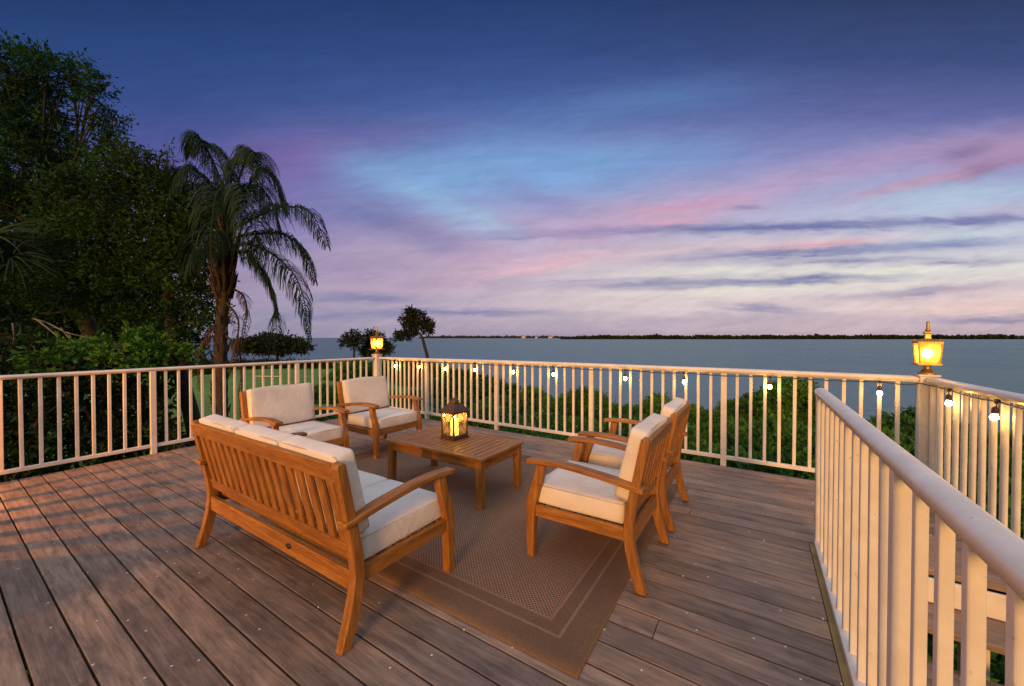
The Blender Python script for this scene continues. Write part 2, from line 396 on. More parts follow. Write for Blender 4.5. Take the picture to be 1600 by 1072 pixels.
# ------------------------------------------------------------------ railings
CAP = []
def cap_profile(w, h):
    pts = [(-w*.34, 0), (w*.34, 0), (w*.36, h*.22), (w*.5, h*.30), (w*.5, h*.62)]
    for k in range(1, 8): a = math.pi*k/8; pts.append((w*.5*math.cos(a), h*.62+h*.38*math.sin(a)))
    pts += [(-w*.5, h*.62), (-w*.5, h*.30), (-w*.36, h*.22)]
    return pts[::-1]
def baluster_mesh(w, h, name):
    m = MB(); m.box(-w/2, w/2, -w/2, w/2, 0, h); me = m.mesh(name, WHITE); return me
def railing(name, label, posts, nbal, capw=.085, caph=.052, zb=(.068, .104), bw=.027, pw=.052, post_idx=None, bal_bot=None, botw=.040, bevel=.003):
    """posts: (x, y, ztop) stations; nbal: balusters between stations"""
    p0 = Vector((posts[0][0], posts[0][1], 0)); root = empty(name, p0); tag(root, label, 'railing', 'white railings round the deck')
    ang = math.atan2(posts[-1][1]-posts[0][1], posts[-1][0]-posts[0][0])
    top = MB(); bot = MB()
    bm_cache = {}
    for i in range(len(posts)-1):
        a, b = posts[i], posts[i+1]; A = Vector(a)-p0; B = Vector(b)-p0
        top.sweep(cap_profile(capw, caph), A-Vector((0, 0, caph)), B-Vector((0, 0, caph)))
        d = (B-A); d.z = 0; L = d.length; d.normalize()
        A2 = A+d*pw/2; B2 = B-d*pw/2; zc = (zb[0]+zb[1])/2
        bot.bar((A2.x, A2.y, zc), (B2.x, B2.y, zc), botw, zb[1]-zb[0])
        for k in range(1, nbal[i]+1):
            q = A+d*(L*k/(nbal[i]+1)); zt = a[2]+(b[2]-a[2])*k/(nbal[i]+1)-caph+.004; z0 = (zb[1]-.006) if bal_bot is None else bal_bot
            key = round(zt-z0, 3)
            if key not in bm_cache: bm_cache[key] = baluster_mesh(bw, key, 'baluster')
            o = place('baluster', bm_cache[key], root, (q.x, q.y, z0)); o.rotation_euler.z = ang+R(random.uniform(-1.2, 1.2)); o.rotation_euler.x = R(random.uniform(-.22, .22)); o.rotation_euler.y = R(random.uniform(-.22, .22))
            bv = o.modifiers.new('bevel', 'BEVEL'); bv.width = bevel; bv.segments = 2
    top.build('top_rail', WHITE, root); bot.build('bottom_rail', WHITE, root, .004)
    for i, p in enumerate(posts):
        if post_idx is not None and i not in post_idx: continue
        q = Vector(p)-p0; m = MB(); m.box(-pw/2, pw/2, -pw/2, pw/2, -.22, p[2]-caph+.002); o = m.build('post', WHITE, root, .004); o.location = (q.x, q.y, 0); o.rotation_euler.z = ang
    return root
XA, YB = -5.72, 4.44
railA = railing('deck_railing', 'long white railing along the left lawn side of the deck', [(XA, -1.76, .962), (XA, -.17, .962), (XA, 1.432, .963), (XA, 3.03, .963), (XA, 4.34, .958)], [13, 13, 13, 10], capw=.068, caph=.040, bw=.026, post_idx=(0, 1, 2, 3))
railB = railing('deck_railing', 'white waterside railing strung with bulbs along the back of the deck', [(XA+.10, YB, .960), (-4.49, YB, .970), (-3.12, YB, .984), (-1.712, YB, .990), (-.300, YB, .992), (1.09, YB, .988)], [10, 11, 11, 11, 11], post_idx=(1, 2, 3, 4))
railC = railing('deck_railing', 'white railing with two bulbs running forward from the right lantern post', [(1.165, 4.36, .985), (1.245, 3.02, .985), (1.255, 2.5, .985)], [11, 4], post_idx=(1,))
railD = railing('deck_railing', 'broad capped white railing close to the viewer beside the stairs', [(.326, 3.075, .985), (.331, 1.459, .985), (.337, -.257, .985)], [10, 11], capw=.062, caph=.052, zb=(-.02, .022), bw=.0248, pw=.044, botw=.056, post_idx=(0, 1))
for nm, lab, (x, y), w in (('corner_post', 'thick white corner post under the far lantern', (XA, YB), .112), ('corner_post', 'thick white corner post under the right lantern near the stairs', (1.145, YB), .105)):
    o = MB().box(-w/2, w/2, -w/2, w/2, -.25, .985).box(-w/2-.012, w/2+.012, -w/2-.012, w/2+.012, .985, 1.003).build(nm, WHITE, None, .005); o.location = (x, y, 0); tag(o, lab, 'post', 'lantern posts of the railing')
o = MB().box(-.03, .03, -.03, .03, -.2, .93).build('rail_end_post', WHITE, None, .004); o.location = (1.172, 4.335, 0); tag(o, 'slim white end post beside the right lantern post', 'post')

# ------------------------------------------------------------------ post lanterns
def post_lantern(loc, label, s=1.0):
    root = empty('post_lantern', loc); root.scale = (s, s, s); tag(root, label, 'lantern', 'amber lanterns on the railing posts')
    MB().lathe([(.062, 0), (.064, .008), (.045, .018), (.030, .040), (.018, .052), (.026, .062), (.018, .072), (.03, .080)], 20).build('stem', BRASS, root)
    zb, zt, wb, wt = .088, .262, .057, .068
    f = MB(); f.box(-wb-.012, wb+.012, -wb-.012, wb+.012, .078, zb)
    for sx in (-1, 1):
        for sy in (-1, 1):
            f.bar((sx*wb, sy*wb, zb), (sx*wt, sy*wt, zt), .010)
            f.tube(catmull([(sx*(wb+.006), sy*(wb+.006), zb-.004), (sx*(wb+.02), sy*(wb+.02), zb-.012), (sx*(wb+.028), sy*(wb+.028), zb)], 5), .0028, 5)
    for a, b in (((-1, -1), (1, -1)), ((1, -1), (1, 1)), ((1, 1), (-1, 1)), ((-1, 1), (-1, -1))):
        f.bar((a[0]*wt, a[1]*wt, zt), (b[0]*wt, b[1]*wt, zt), .012, .014)
        mx, my = (a[0]+b[0])/2, (a[1]+b[1])/2
        for t in np.linspace(-.8, .8, 7):      # little crown of scrolls round the rim
            ex, ey = a[0]+(b[0]-a[0])*(t+1)/2, a[1]+(b[1]-a[1])*(t+1)/2
            h = .030-.014*abs(t); f.tube([(ex*wt, ey*wt, zt), (ex*wt*1.10, ey*wt*1.10, zt+h*.6), (ex*wt*1.15, ey*wt*1.15, zt+h)], [.004, .003, .0015], 5)
    f.build('frame', BRASS, root)
    for a, b in (((-1, -1), (1, -1)), ((1, -1), (1, 1)), ((1, 1), (-1, 1)), ((-1, 1), (-1, -1))):
        e = .965
        g = MB(); g.add([(a[0]*wb*e, a[1]*wb*e, zb), (b[0]*wb*e, b[1]*wb*e, zb), (b[0]*wt*e, b[1]*wt*e, zt), (a[0]*wt*e, a[1]*wt*e, zt)], [(0, 1, 2, 3)])
        g.build('glass_pane', AMBER, root)
    rf = MB(); rf.lathe([(wt*1.44, zt+.006), (wt*1.30, zt+.016), (.055, zt+.026), (.024, zt+.034), (.020, zt+.070), (.034, zt+.078), (.030, zt+.088), (.012, zt+.098)], 4, rot=math.pi/4, smooth=False); r_ = rf.build('roof', BRASS, root)
    MB().lathe([(.010, zt+.094), (.018, zt+.104), (.009, zt+.116), (.010, zt+.14), (.009, zt+.172), (.002, zt+.178)], 12).build('finial', BRASS, r_)
    sc_ = MB().lathe([(.014, .085), (.014, .125), (.010, .13)], 12).build('bulb_holder', SOCKET, root)
    MB().lathe([(.004, .128), (.020, .140), (.031, .165), (.030, .185), (.018, .205), (.003, .213)], 16).build('bulb', LAMPBULB, sc_)
    return root
post_lantern((1.145, YB, 1.003), 'large lit amber brass lantern on the right corner post near the stairs', .98)
post_lantern((XA, YB, 1.003), 'small looking lit lantern on the far corner post before the shore trees', 1.12)

# ------------------------------------------------------------------ string lights
def string_lights():
    root = empty('string_lights', (-5.6, YB-.05, .9)); tag(root, 'black festoon cord with warm globe bulbs hung under the waterside railing', 'string lights'); o0 = Vector(root.location)
    yb = YB-.06
    B = [(-5.175, yb), (-4.608, yb), (-4.044, yb), (-3.462, yb), (-2.80, yb), (-2.20, yb), (-1.284, yb), (-.667, yb), (.088, yb), (.852, yb), (1.135, 3.975), (1.168, 3.414), (1.20, 2.86)]
    def rz(x): return .925 if x < -4 else .935
    pts = [(-5.58, yb, .925)]
    for i, (x, y) in enumerate(B):
        if i:
            px_, py_ = B[i-1]
            if i == 10: pts += [(1.0, yb, .915), (1.085, YB-.07, .93), (1.12, 4.36, .925)]
            else:
                for t in (.28, .5, .72): pts.append((px_+(x-px_)*t, py_+(y-py_)*t+random.uniform(-.006, .004), rz(x)-.012*math.sin(math.pi*t)-random.uniform(0, .008)))
        pts.append((x, y, rz(x)-.008))
    c = MB(); c.tube([Vector(p)-o0 for p in catmull(pts, 260)], .0042, 6); c.build('cord', BLACKRUB, root)
    so = MB(); so.tube([(0, 0, .004), (.002, .001, -.030)], .0032, 6); so.lathe([(.010, .002), (.011, -.006), (.006, -.012)], 10)
    so.lathe([(.005, -.028), (.013, -.034), (.0165, -.046), (.0165, -.068), (.013, -.072)], 14)
    sme = so.mesh('socket', SOCKET)
    bu = MB(); bu.lathe([(.010, -.070), (.011, -.074), (.015, -.083), (.0175, -.093), (.016, -.102), (.009, -.110), (.002, -.113)], 16); bme = bu.mesh('bulb', BULB)
    cl = MB(); cl.box(-.008, .008, -.02, .006, -.004, .010); cme = cl.mesh('clip', BLACKRUB)
    for i, (x, y) in enumerate(B):
        s_ = place('socket', sme, root, Vector((x, y, rz(x)-.010))-o0); s_.rotation_euler = (R(random.uniform(-4, 4)), R(random.uniform(-5, 5)), random.uniform(0, 3))
        place('bulb', bme, s_)
    for i, p in enumerate(pts[1::4]): place('clip', cme, root, Vector(p)-o0+Vector((0, 0, .004)))
string_lights()

# ------------------------------------------------------------------ rug
def rug_mat():
    m, nt, p, o = new_mat('woven_brown_sisal')
    tc = nt.nodes.new('ShaderNodeTexCoord'); sep = nt.nodes.new('ShaderNodeSeparateXYZ'); nt.links.new(tc.outputs['Object'], sep.inputs[0])
    def M(op, a, b=None, c=None):
        n = nt.nodes.new('ShaderNodeMath'); n.operation = op
        for i, v in enumerate((a, b, c)):
            if v is None: continue
            if hasattr(v, 'is_output'): nt.links.new(v, n.inputs[i])
            else: n.inputs[i].default_value = v
        return n.outputs[0]
    fx, fy = 2*math.pi/.021, 2*math.pi/.021
    nz = noise(nt, tc.outputs['Object'], 40, 2); jit = M('MULTIPLY', nz, 1.6)
    sx = M('SINE', M('ADD', M('MULTIPLY', sep.outputs[0], fx), jit)); sy = M('SINE', M('ADD', M('MULTIPLY', sep.outputs[1], fy), jit))
    wv = M('MULTIPLY', sx, sy); w01 = M('MULTIPLY_ADD', wv, .5, .5)
    ribs = M('MULTIPLY_ADD', M('SINE', M('MULTIPLY', sep.outputs[1], 2*math.pi/.0075)), .5, .5)
    hx = M('SUBTRACT', RUGW/2, M('ABSOLUTE', sep.outputs[0])); hy = M('SUBTRACT', RUGD/2, M('ABSOLUTE', sep.outputs[1])); e = M('MINIMUM', hx, hy)
    inner = M('GREATER_THAN', e, .222)
    l1 = M('MULTIPLY', M('GREATER_THAN', e, .134), M('LESS_THAN', e, .147)); l2 = M('MULTIPLY', M('GREATER_THAN', e, .212), M('LESS_THAN', e, .223))
    l0 = M('LESS_THAN', e, .010)
    c1 = ramp(nt, [(.15, (.082, .045, .025)), (.55, (.185, .106, .061)), (.95, (.31, .19, .115))]); nt.links.new(w01, c1.inputs[0])
    c2 = ramp(nt, [(.1, (.10, .058, .031)), (.9, (.165, .10, .056))]); nt.links.new(ribs, c2.inputs[0])
    c = mixc(nt, c2.outputs[0], c1.outputs[0], inner)
    c = mixc(nt, c, (.225, .145, .085), M('MAXIMUM', l1, l2)); c = mixc(nt, c, (.16, .095, .048), l0)
    bg = noise(nt, tc.outputs['Object'], 2.2, 4); br = ramp(nt, [(.3, (.85, .85, .87)), (.7, (1.1, 1.08, 1.05))]); nt.links.new(bg, br.inputs[0])
    fuzz = noise(nt, tc.outputs['Object'], 160, 3); fr = ramp(nt, [(.3, (.75, .75, .75)), (.7, (1.2, 1.2, 1.2))]); nt.links.new(fuzz, fr.inputs[0])
    c = mixc(nt, mixc(nt, c, br.outputs[0], 1.0, 'MULTIPLY'), fr.outputs[0], 1.0, 'MULTIPLY')
    nt.links.new(c, p.inputs['Base Color']); p.inputs['Roughness'].default_value = .95
    h = mixc(nt, ribs, w01, inner); bump(nt, h, p, .6, .004)
    return m
RX0, RX1, RY0, RY1 = -3.76, -.575, 1.345, 3.62
RUGW, RUGD = RX1-RX0, RY1-RY0
def build_rug():
    nx, ny = 60, 44; vs = []; fs = []
    for j in range(ny+1):
        for i in range(nx+1):
            x = -RUGW/2+RUGW*i/nx; y = -RUGD/2+RUGD*j/ny
            e = min(RUGW/2-abs(x), RUGD/2-abs(y))
            z = .010+.0018*math.sin(3.1*x+1.2*y)*math.sin(2.3*y-.7*x)
            wx = .004*math.sin(5*y+1); wy = .004*math.sin(4.3*x)
            vs.append((x+(wx if i in (0, nx) else 0), y+(wy if j in (0, ny) else 0), z if e > .001 else .0075))
    n = nx+1
    for j in range(ny):
        for i in range(nx): fs.append((j*n+i, j*n+i+1, (j+1)*n+i+1, (j+1)*n+i))
    m = MB(); m.add(vs, fs, True)
    edge = [i for i in range(n)]+[(j*n+nx) for j in range(1, ny+1)]+[ny*n+i for i in range(nx-1, -1, -1)]+[j*n for j in range(ny-1, 0, -1)]
    b = len(m.v); m.v += [(m.v[k][0], m.v[k][1], .002) for k in edge]; K = len(edge)
    for q in range(K): m.f.append((b+q, b+(q+1) % K, edge[(q+1) % K], edge[q])); m.sm.append(False)
    o = m.build('rug', rug_mat()); o.location = ((RX0+RX1)/2, (RY0+RY1)/2, 0); tag(o, 'brown woven outdoor rug with banded border under the coffee table', 'rug')
build_rug()

# ------------------------------------------------------------------ seating
SEAM = simple('cream_piping', (.46, .40, .33), .9, 0, .08, 20)
def ym(z): return -.256-(z-.42)*.225
BACK = [(-.335, 0), (-.303, .10), (-.279, .20), (-.268, .28), (-.270, .34), (-.280, .42), (-.306, .56), (-.347, .765), (-.343, .785)]
FRONTE = [(-.318, .790), (-.306, .780), (-.262, .56), (-.233, .42), (-.221, .34), (-.218, .28), (-.228, .20), (-.252, .10), (-.287, 0)]
FLEG = [(.352, 0), (.358, .14), (.360, .28), (.355, .33), (.338, .39), (.316, .45), (.299, .50), (.291, .551), (.238, .551), (.244, .50), (.258, .45), (.278, .39), (.294, .33), (.303, .28), (.307, .14), (.311, 0)]
def cushion(name, sx, sy, sz, parent, puff=.012, er=.022, seed=0, notch=False):
    """boxed cushion centred on the origin, bottom at z=0, with softly domed faces and worn corners"""
    nx, ny, nz = 16, 16, 6; rr = random.Random(seed); ph = [rr.uniform(0, 6) for _ in range(6)]
    bm = bmesh.new(); bmesh.ops.create_cube(bm, size=2.0)
    bmesh.ops.subdivide_edges(bm, edges=bm.edges[:], cuts=13, use_grid_fill=True)
    for v in bm.verts:
        p = v.co.copy(); h = Vector((sx/2, sy/2, sz/2)); q = Vector((p.x*h.x, p.y*h.y, p.z*h.z))
        core = Vector([max(-(h[i]-er), min(h[i]-er, q[i])) for i in range(3)]); d = q-core
        if d.length > 1e-9:
            nn = sum(1 for i in range(3) if abs(d[i]) > 1e-9)
            if nn > 1: q = core+d.normalized()*er*(1.0 if nn == 2 else 1.0)
        u, w, t = p.x, p.y, p.z
        dome = (1-u*u)*(1-w*w)
        q.z += (puff*dome*(1 if t > 0 else -.3))*abs(t) + .0035*math.sin(3*u+ph[0])*math.sin(2.6*w+ph[1])*abs(t)
        q.y += .006*math.copysign(1, w)*(abs(w) > .99)*(1-u*u)*(1-t*t) + .003*math.sin(4*u+ph[2])*(abs(w) > .9)
        q.x += .006*math.copysign(1, u)*(abs(u) > .99)*(1-w*w)*(1-t*t)
        if notch:                                # front corners relieved round the legs
            pass
        v.co = q+Vector((0, 0, sz/2))
    me = bpy.data.meshes.new(name); bm.to_mesh(me); bm.free(); me.materials.append(CANVAS)
    me.polygons.foreach_set('use_smooth', [True]*len(me.polygons)); o = place(name, me, parent)
    pm = MB()
    for zz in (er*.62, sz-er*.62):
        hx, hy, rr_ = sx/2-er*.15, sy/2-er*.15, er*1.1; pts = []
        for cx, cy, a0 in ((hx-rr_, hy-rr_, 0), (-hx+rr_, hy-rr_, 90), (-hx+rr_, -hy+rr_, 180), (hx-rr_, -hy+rr_, 270)):
            for k in range(5):
                a = R(a0+k*22.5); pts.append((cx+rr_*math.cos(a), cy+rr_*math.sin(a), zz))
        P2 = []
        for i in range(len(pts)):
            a, b = Vector(pts[i]), Vector(pts[(i+1) % len(pts)]); n_ = max(1, int((b-a).length/.05))
            P2 += [a+(b-a)*k/n_ for k in range(n_)]
        pm.tube(P2, .0032, 5, closed=True)
    pm.build('piping', SEAM, o)
    return o
def seat(name, label, cat, width, ncush, nslat, loc, rz, group=None, badge=False, seed=0):
    root = empty(name, loc, rz); tag(root, label, cat, group); hw = width/2; lw = .046
    for sx in (-1, 1):
        x0, x1 = sorted((sx*hw, sx*(hw-lw)))
        MB().prism_x(BACK+FRONTE, x0, x1).build('back_leg', WZ, root, .004)
        MB().prism_x(FLEG, x0, x1).build('front_leg', WZ, root, .004)
        # armrest: gently arched board
        ax0, ax1 = sorted((sx*(hw+.012), sx*(hw-.054)))
        ys = np.linspace(-.318, .352, 16); a = MB(); top = []; n = len(ys)
        for y in ys:
            t = (y+.318)/.67; z = .536+.052*math.sin(min(1, t*1.02)*math.pi*.60)-.010*max(0, t-.75)/.25
            top.append(z)
        for i, y in enumerate(ys):
            inn = 0.0
            a.v += [(ax0, y, top[i]-.026), (ax1, y, top[i]-.026), (ax1, y, top[i]), (ax0, y, top[i])]
        for i in range(n-1):
            for k in range(4): a.f.append((i*4+k, i*4+(k+1) % 4, (i+1)*4+(k+1) % 4, (i+1)*4+k)); a.sm.append(False)
        a.f += [(3, 2, 1, 0), tuple((n-1)*4+k for k in range(4))]; a.sm += [False, False]
        a.build('armrest', WY, root, .004)
        s0, s1 = sorted((sx*(hw-.010), sx*(hw-.034)))
        MB().box(s0, s1, -.226, .302, .244, .310).build('side_rail', WY, root, .003)
    iw = hw-lw+.001
    MB().box(-iw, iw, .322, .346, .244, .310).build('front_rail', WX, root, .003)
    MB().box(-iw, iw, -.262, -.238, .215, .300).build('back_apron', WX, root, .003)
    MB().lean(-iw, iw, .352, .412, ym, .024).build('lower_back_rail', WX, root, .003)
    MB().lean(-iw, iw, .700, .781, ym, .026).build('top_back_rail', WX, root, .004)
    pitch = 2*iw/(nslat+.12)
    for k in range(nslat):
        c = -iw+pitch*(k+.56); MB().lean(c-.0245, c+.0245, .411, .701, ym, .013).build('back_slat', WZ, root, .002)
    for k in range(6):
        y = -.20+k*.094; MB().box(-hw+.034, hw-.034, y, y+.05, .288, .305).build('seat_slat', WX, root, .002)
    if badge:
        b = MB(); b.lathe([(.001, -.003), (.022, -.003), (.022, .003), (.001, .003)], 20); o = b.build('badge', BLACKRUB, root)
        o.scale = (1, .55, 1); o.rotation_euler = (R(90), 0, 0); o.location = (.22, -.264, .262)
    cw = (2*hw-.085)/ncush
    for k in range(ncush):
        x = -hw+.0425+cw*(k+.5)
        c = cushion('seat_cushion', cw-.004, .545, .114, root, .007, .013, seed*10+k); c.location = (x, .064, .308)
        b = cushion('back_cushion', cw-.004, .385, .096, root, .008, .017, seed*10+k+5)
        tl = math.atan(.225); zc, off = .425, .0
        # cushion lies along the leaning slats: local y -> up, local z -> forward
        ey = Vector((0, -math.sin(tl), math.cos(tl))); ez = Vector((0, math.cos(tl), math.sin(tl)))
        base = Vector((x, ym(.425)+.012, .425))+ey*.1925
        b.matrix_local = Matrix(((1, 0, 0, base.x), (0, ey.y, ez.y, base.y), (0, ey.z, ez.z, base.z), (0, 0, 0, 1)))
    return root
CG = 'matching wooden armchairs with cream cushions'
seat('sofa', 'three seat slatted wooden sofa seen from behind with cream cushions', 'sofa', 1.525, 3, 17, (-2.183, 1.256, 0), 0, None, True, 1)
seat('armchair', 'wooden armchair nearest the viewer, seen from its side beside the near railing', 'armchair', .62, 1, 6, (-.80, 2.262, .008), R(90), CG, seed=2)
seat('armchair', 'wooden armchair turned away, tucked behind the nearer right armchair', 'armchair', .62, 1, 6, (-.797, 3.02, .008), R(90), CG, seed=3)
seat('armchair', 'wooden armchair directly behind the sofa, its broad cushion facing us', 'armchair', .68, 1, 6, (-3.80, 1.995, 0), R(-90), CG, seed=4)
seat('armchair', 'wooden armchair under the far corner lantern, left of the coffee table', 'armchair', .66, 1, 6, (-3.76, 2.955, 0), R(-90), CG, seed=5)

# ------------------------------------------------------------------ coffee table
TZ = .010
def coffee_table():
    x0, x1, y0, y1, zt = -2.80, -1.72, 2.255, 2.865, .395
    root = empty('coffee_table', ((x0+x1)/2, (y0+y1)/2, TZ)); tag(root, 'low rectangular wooden coffee table with slatted top on the rug', 'coffee table')
    a, b, h = (x1-x0)/2, (y1-y0)/2, zt-TZ
    for sx in (-1, 1):
        for sy in (-1, 1):
            m = MB(); m.prism_x([(0, 0), (.048, 0), (.056, .30), (.056, h-.024), (0, h-.024)], 0, .056); o = m.build('leg', WZ, root, .004)
            if sy > 0: o.scale.y = -1
            o.location = (sx*(a-.016)-(.056 if sx > 0 else 0), sy*(b-.016), 0)
    MB().box(-a+.07, a-.07, -b+.020, -b+.042, h-.094, h-.024).build('apron', WX, root, .002); MB().box(-a+.07, a-.07, b-.042, b-.020, h-.094, h-.024).build('apron', WX, root, .002)
    MB().box(-a+.020, -a+.042, -b+.07, b-.07, h-.094, h-.024).build('apron', WY, root, .002); MB().box(a-.042, a-.020, -b+.07, b-.07, h-.094, h-.024).build('apron', WY, root, .002)
    fw = .066
    MB().box(-a, a, -b, -b+fw, h-.022, h).build('top_frame', WX, root, .003); MB().box(-a, a, b-fw, b, h-.022, h).build('top_frame', WX, root, .003)
    MB().box(-a, -a+fw, -b+fw+.001, b-fw-.001, h-.022, h).build('top_frame', WY, root, .003); MB().box(a-fw, a, -b+fw+.001, b-fw-.001, h-.022, h).build('top_frame', WY, root, .003)
    n = 16; w = (2*a-2*fw)/n
    for k in range(n):
        c = -a+fw+w*(k+.5); MB().box(c-w/2+.004, c+w/2-.004, -b+fw+.001, b-fw-.001, h-.020, h-.001).build('top_slat', WY, root, .0025)
    MB().box(-a+.06, a-.06, -.02, .02, h-.05, h-.021).build('centre_rail', WX, root)
coffee_table()

# ------------------------------------------------------------------ candle lantern on the table
def candle_lantern():
    root = empty('candle_lantern', (-2.315, 2.632, .395), R(-8)); tag(root, 'dark metal candle lantern glowing on the coffee table', 'lantern')
    w = .078
    MB().box(-.094, .094, -.094, .094, 0, .014).box(-.086, .086, -.086, .086, .014, .026).build('base', BRONZE, root, .003)
    for sx in (-1, 1):
        for sy in (-1, 1): MB().box(sx*w-.006, sx*w+.006, sy*w-.006, sy*w+.006, .026, .238).build('corner_bar', BRONZE, root, .001)
    for z in (.027, .229):
        rims = MB()
        for sy in (-1, 1): rims.box(-w-.004, w+.004, sy*w-.005, sy*w+.005, z, z+.010)
        for sx in (-1, 1): rims.box(sx*w-.0045, sx*w+.0045, -w+.004, w-.004, z+.0005, z+.0095)
        rims.build('rim', BRONZE, root)
    for k in range(4):
        M_ = Matrix.Rotation(math.pi/2*k, 3, 'Z'); P = lambda x, z, o=.0: M_ @ Vector((x, -w-o, z))
        c = MB()
        for a, b in (((-w+.006, .040), (-.012, .135)), ((-.012, .135), (-w+.006, .230)), ((w-.006, .040), (.012, .135)), ((.012, .135), (w-.006, .230))):
            c.tube([P(*a), P(*b)], .0026, 6)
        c.tube([P(.012*math.cos(t), .135+.014*math.sin(t)) for t in np.linspace(0, 2*math.pi, 13)[:-1]], .0024, 6, closed=True)
        c.build('cross_bars', BRONZE, root)
        MB().add([P(-w+.006, .037, -.003), P(w-.006, .037, -.003), P(w-.006, .229, -.003), P(-w+.006, .229, -.003)], [(0, 1, 2, 3)]).build('glass_pane', CLEAR, root)
    s2 = math.sqrt(2)
    rf = MB(); rf.lathe([(.092*s2, .239), (.094*s2, .246), (.080*s2, .266), (.058*s2, .292), (.044*s2, .304), (.044*s2, .312)], 4, rot=math.pi/4, smooth=False)
    r_ = rf.build('roof', BRONZE, root, .002)
    MB().lathe([(.040, .312), (.042, .318), (.042, .334), (.036, .342), (.014, .346), (.010, .350)], 20).build('cap', BRONZE, r_)
    MB().tube([Vector((.024*math.cos(t), 0, .347+.010*math.sin(t))) for t in np.linspace(0, math.pi, 10)], .0045, 8).build('handle', BRONZE, r_)
    ca = MB().lathe([(.035, .027), (.036, .030), (.036, .165), (.032, .170), (.012, .166), (.004, .166)], 24).build('candle', WAX, root)
    MB().lathe([(.001, .168), (.006, .174), (.007, .181), (.004, .192), (.0005, .203)], 12).build('flame', FLAME, ca)
candle_lantern()
# ------------------------------------------------------------------ terrain and water
SEA, LAWN = -4.6, -1.9
def shore(cx):                              # distance from the camera to the shoreline along camera forward
    if cx < -14: return 60.0
    if cx < -4: return 60+(cx+14)/10*(26-60)
    if cx < 4: return 26-(cx+4)/8*3
    return 23.0
def ground_z(cx, cy):
    s = shore(cx); edge = np.clip((s-cy)/7.0, -1.5, 1)
    z = LAWN if edge >= 1 else (SEA-.15)+(LAWN-SEA+.15)*max(0, (edge+.15)/1.15)**.7 if edge > -.15 else SEA-.15+edge*2.0
    # gentle swales so the lawn is not dead flat
    z += .10*math.sin(cx*.35)*math.sin(cy*.28+1) if edge > .5 else 0
    if cx > -6: z -= .9*min(1, max(0, (cx+6)/5))*(1 if edge > .1 else 0)
    return z
def build_ground():
    xs = np.concatenate([np.linspace(-1500, -70, 12), np.linspace(-66, 66, 67), np.linspace(70, 1500, 12)]); ys = np.concatenate([np.linspace(-1500, -24, 10), np.linspace(-20, 90, 74)])
    vs = [CF(x, y, ground_z(x, y)) for y in ys for x in xs]; n = len(xs)
    fs = [(j*n+i, j*n+i+1, (j+1)*n+i+1, (j+1)*n+i) for j in range(len(ys)-1) for i in range(n-1)]
    m, nt, p, o = new_mat('clipped_lawn_grass'); tc = nt.nodes.new('ShaderNodeTexCoord')
    a = noise(nt, tc.outputs['Object'], .35, 5); b = noise(nt, tc.outputs['Object'], 18, 5, .7); c3 = noise(nt, tc.outputs['Object'], 2.2, 4)
    r = ramp(nt, [(.3, (.065, .17, .018)), (.7, (.11, .26, .032))]); nt.links.new(a, r.inputs[0])
    r2 = ramp(nt, [(.3, (.6, .6, .55)), (.7, (1.25, 1.2, 1.1))]); nt.links.new(b, r2.inputs[0])
    r3 = ramp(nt, [(.3, (.75, .75, .7)), (.7, (1.1, 1.1, 1.1))]); nt.links.new(c3, r3.inputs[0])
    c = mixc(nt, mixc(nt, r.outputs[0], r2.outputs[0], 1.0, 'MULTIPLY'), r3.outputs[0], 1.0, 'MULTIPLY')
    nt.links.new(c, p.inputs['Base Color']); p.inputs['Roughness'].default_value = .9; bump(nt, b, p, .8, .05)
    g = MB(); g.add(vs, fs, True); tag(g.build('ground', m), kind='structure')
build_ground()
def build_water():
    m, nt, p, o = new_mat('evening_bay_water')
    nt.nodes.remove(p); di = N(nt, 'ShaderNodeBsdfDiffuse', i_Color=(.05, .085, .095, 1)); p = N(nt, 'ShaderNodeBsdfGlossy', i_Color=(.62, .82, .82, 1), i_Roughness=.25)
    mw = nt.nodes.new('ShaderNodeMixShader'); mw.inputs[0].default_value = .42; nt.links.new(di.outputs[0], mw.inputs[1]); nt.links.new(p.outputs[0], mw.inputs[2]); nt.links.new(mw.outputs[0], o.inputs[0])
    tc = nt.nodes.new('ShaderNodeTexCoord')
    mp = nt.nodes.new('ShaderNodeMapping'); mp.inputs['Rotation'].default_value = (0, 0, -YAW); mp.inputs['Scale'].default_value = (.22, .9, 1); nt.links.new(tc.outputs['Object'], mp.inputs[0])
    w1 = noise(nt, mp.outputs[0], .9, 6, .62); w2 = noise(nt, mp.outputs[0], .05, 3)
    ad = N(nt, 'ShaderNodeMath', operation='ADD'); nt.links.new(w1, ad.inputs[0]); nt.links.new(w2, ad.inputs[1])
    bump(nt, ad.outputs[0], p, 1.0, .35)
    rr = ramp(nt, [(.35, (.16,)*3), (.65, (.30,)*3)]); nt.links.new(w2, rr.inputs[0]); nt.links.new(rr.outputs[0], p.inputs['Roughness'])
    g = MB(); c = [CF(-14000, 12, SEA), CF(14000, 12, SEA), CF(14000, 15000, SEA), CF(-14000, 15000, SEA)]; g.add(c, [(0, 1, 2, 3)]); tag(g.build('water', m), kind='structure')
build_water()

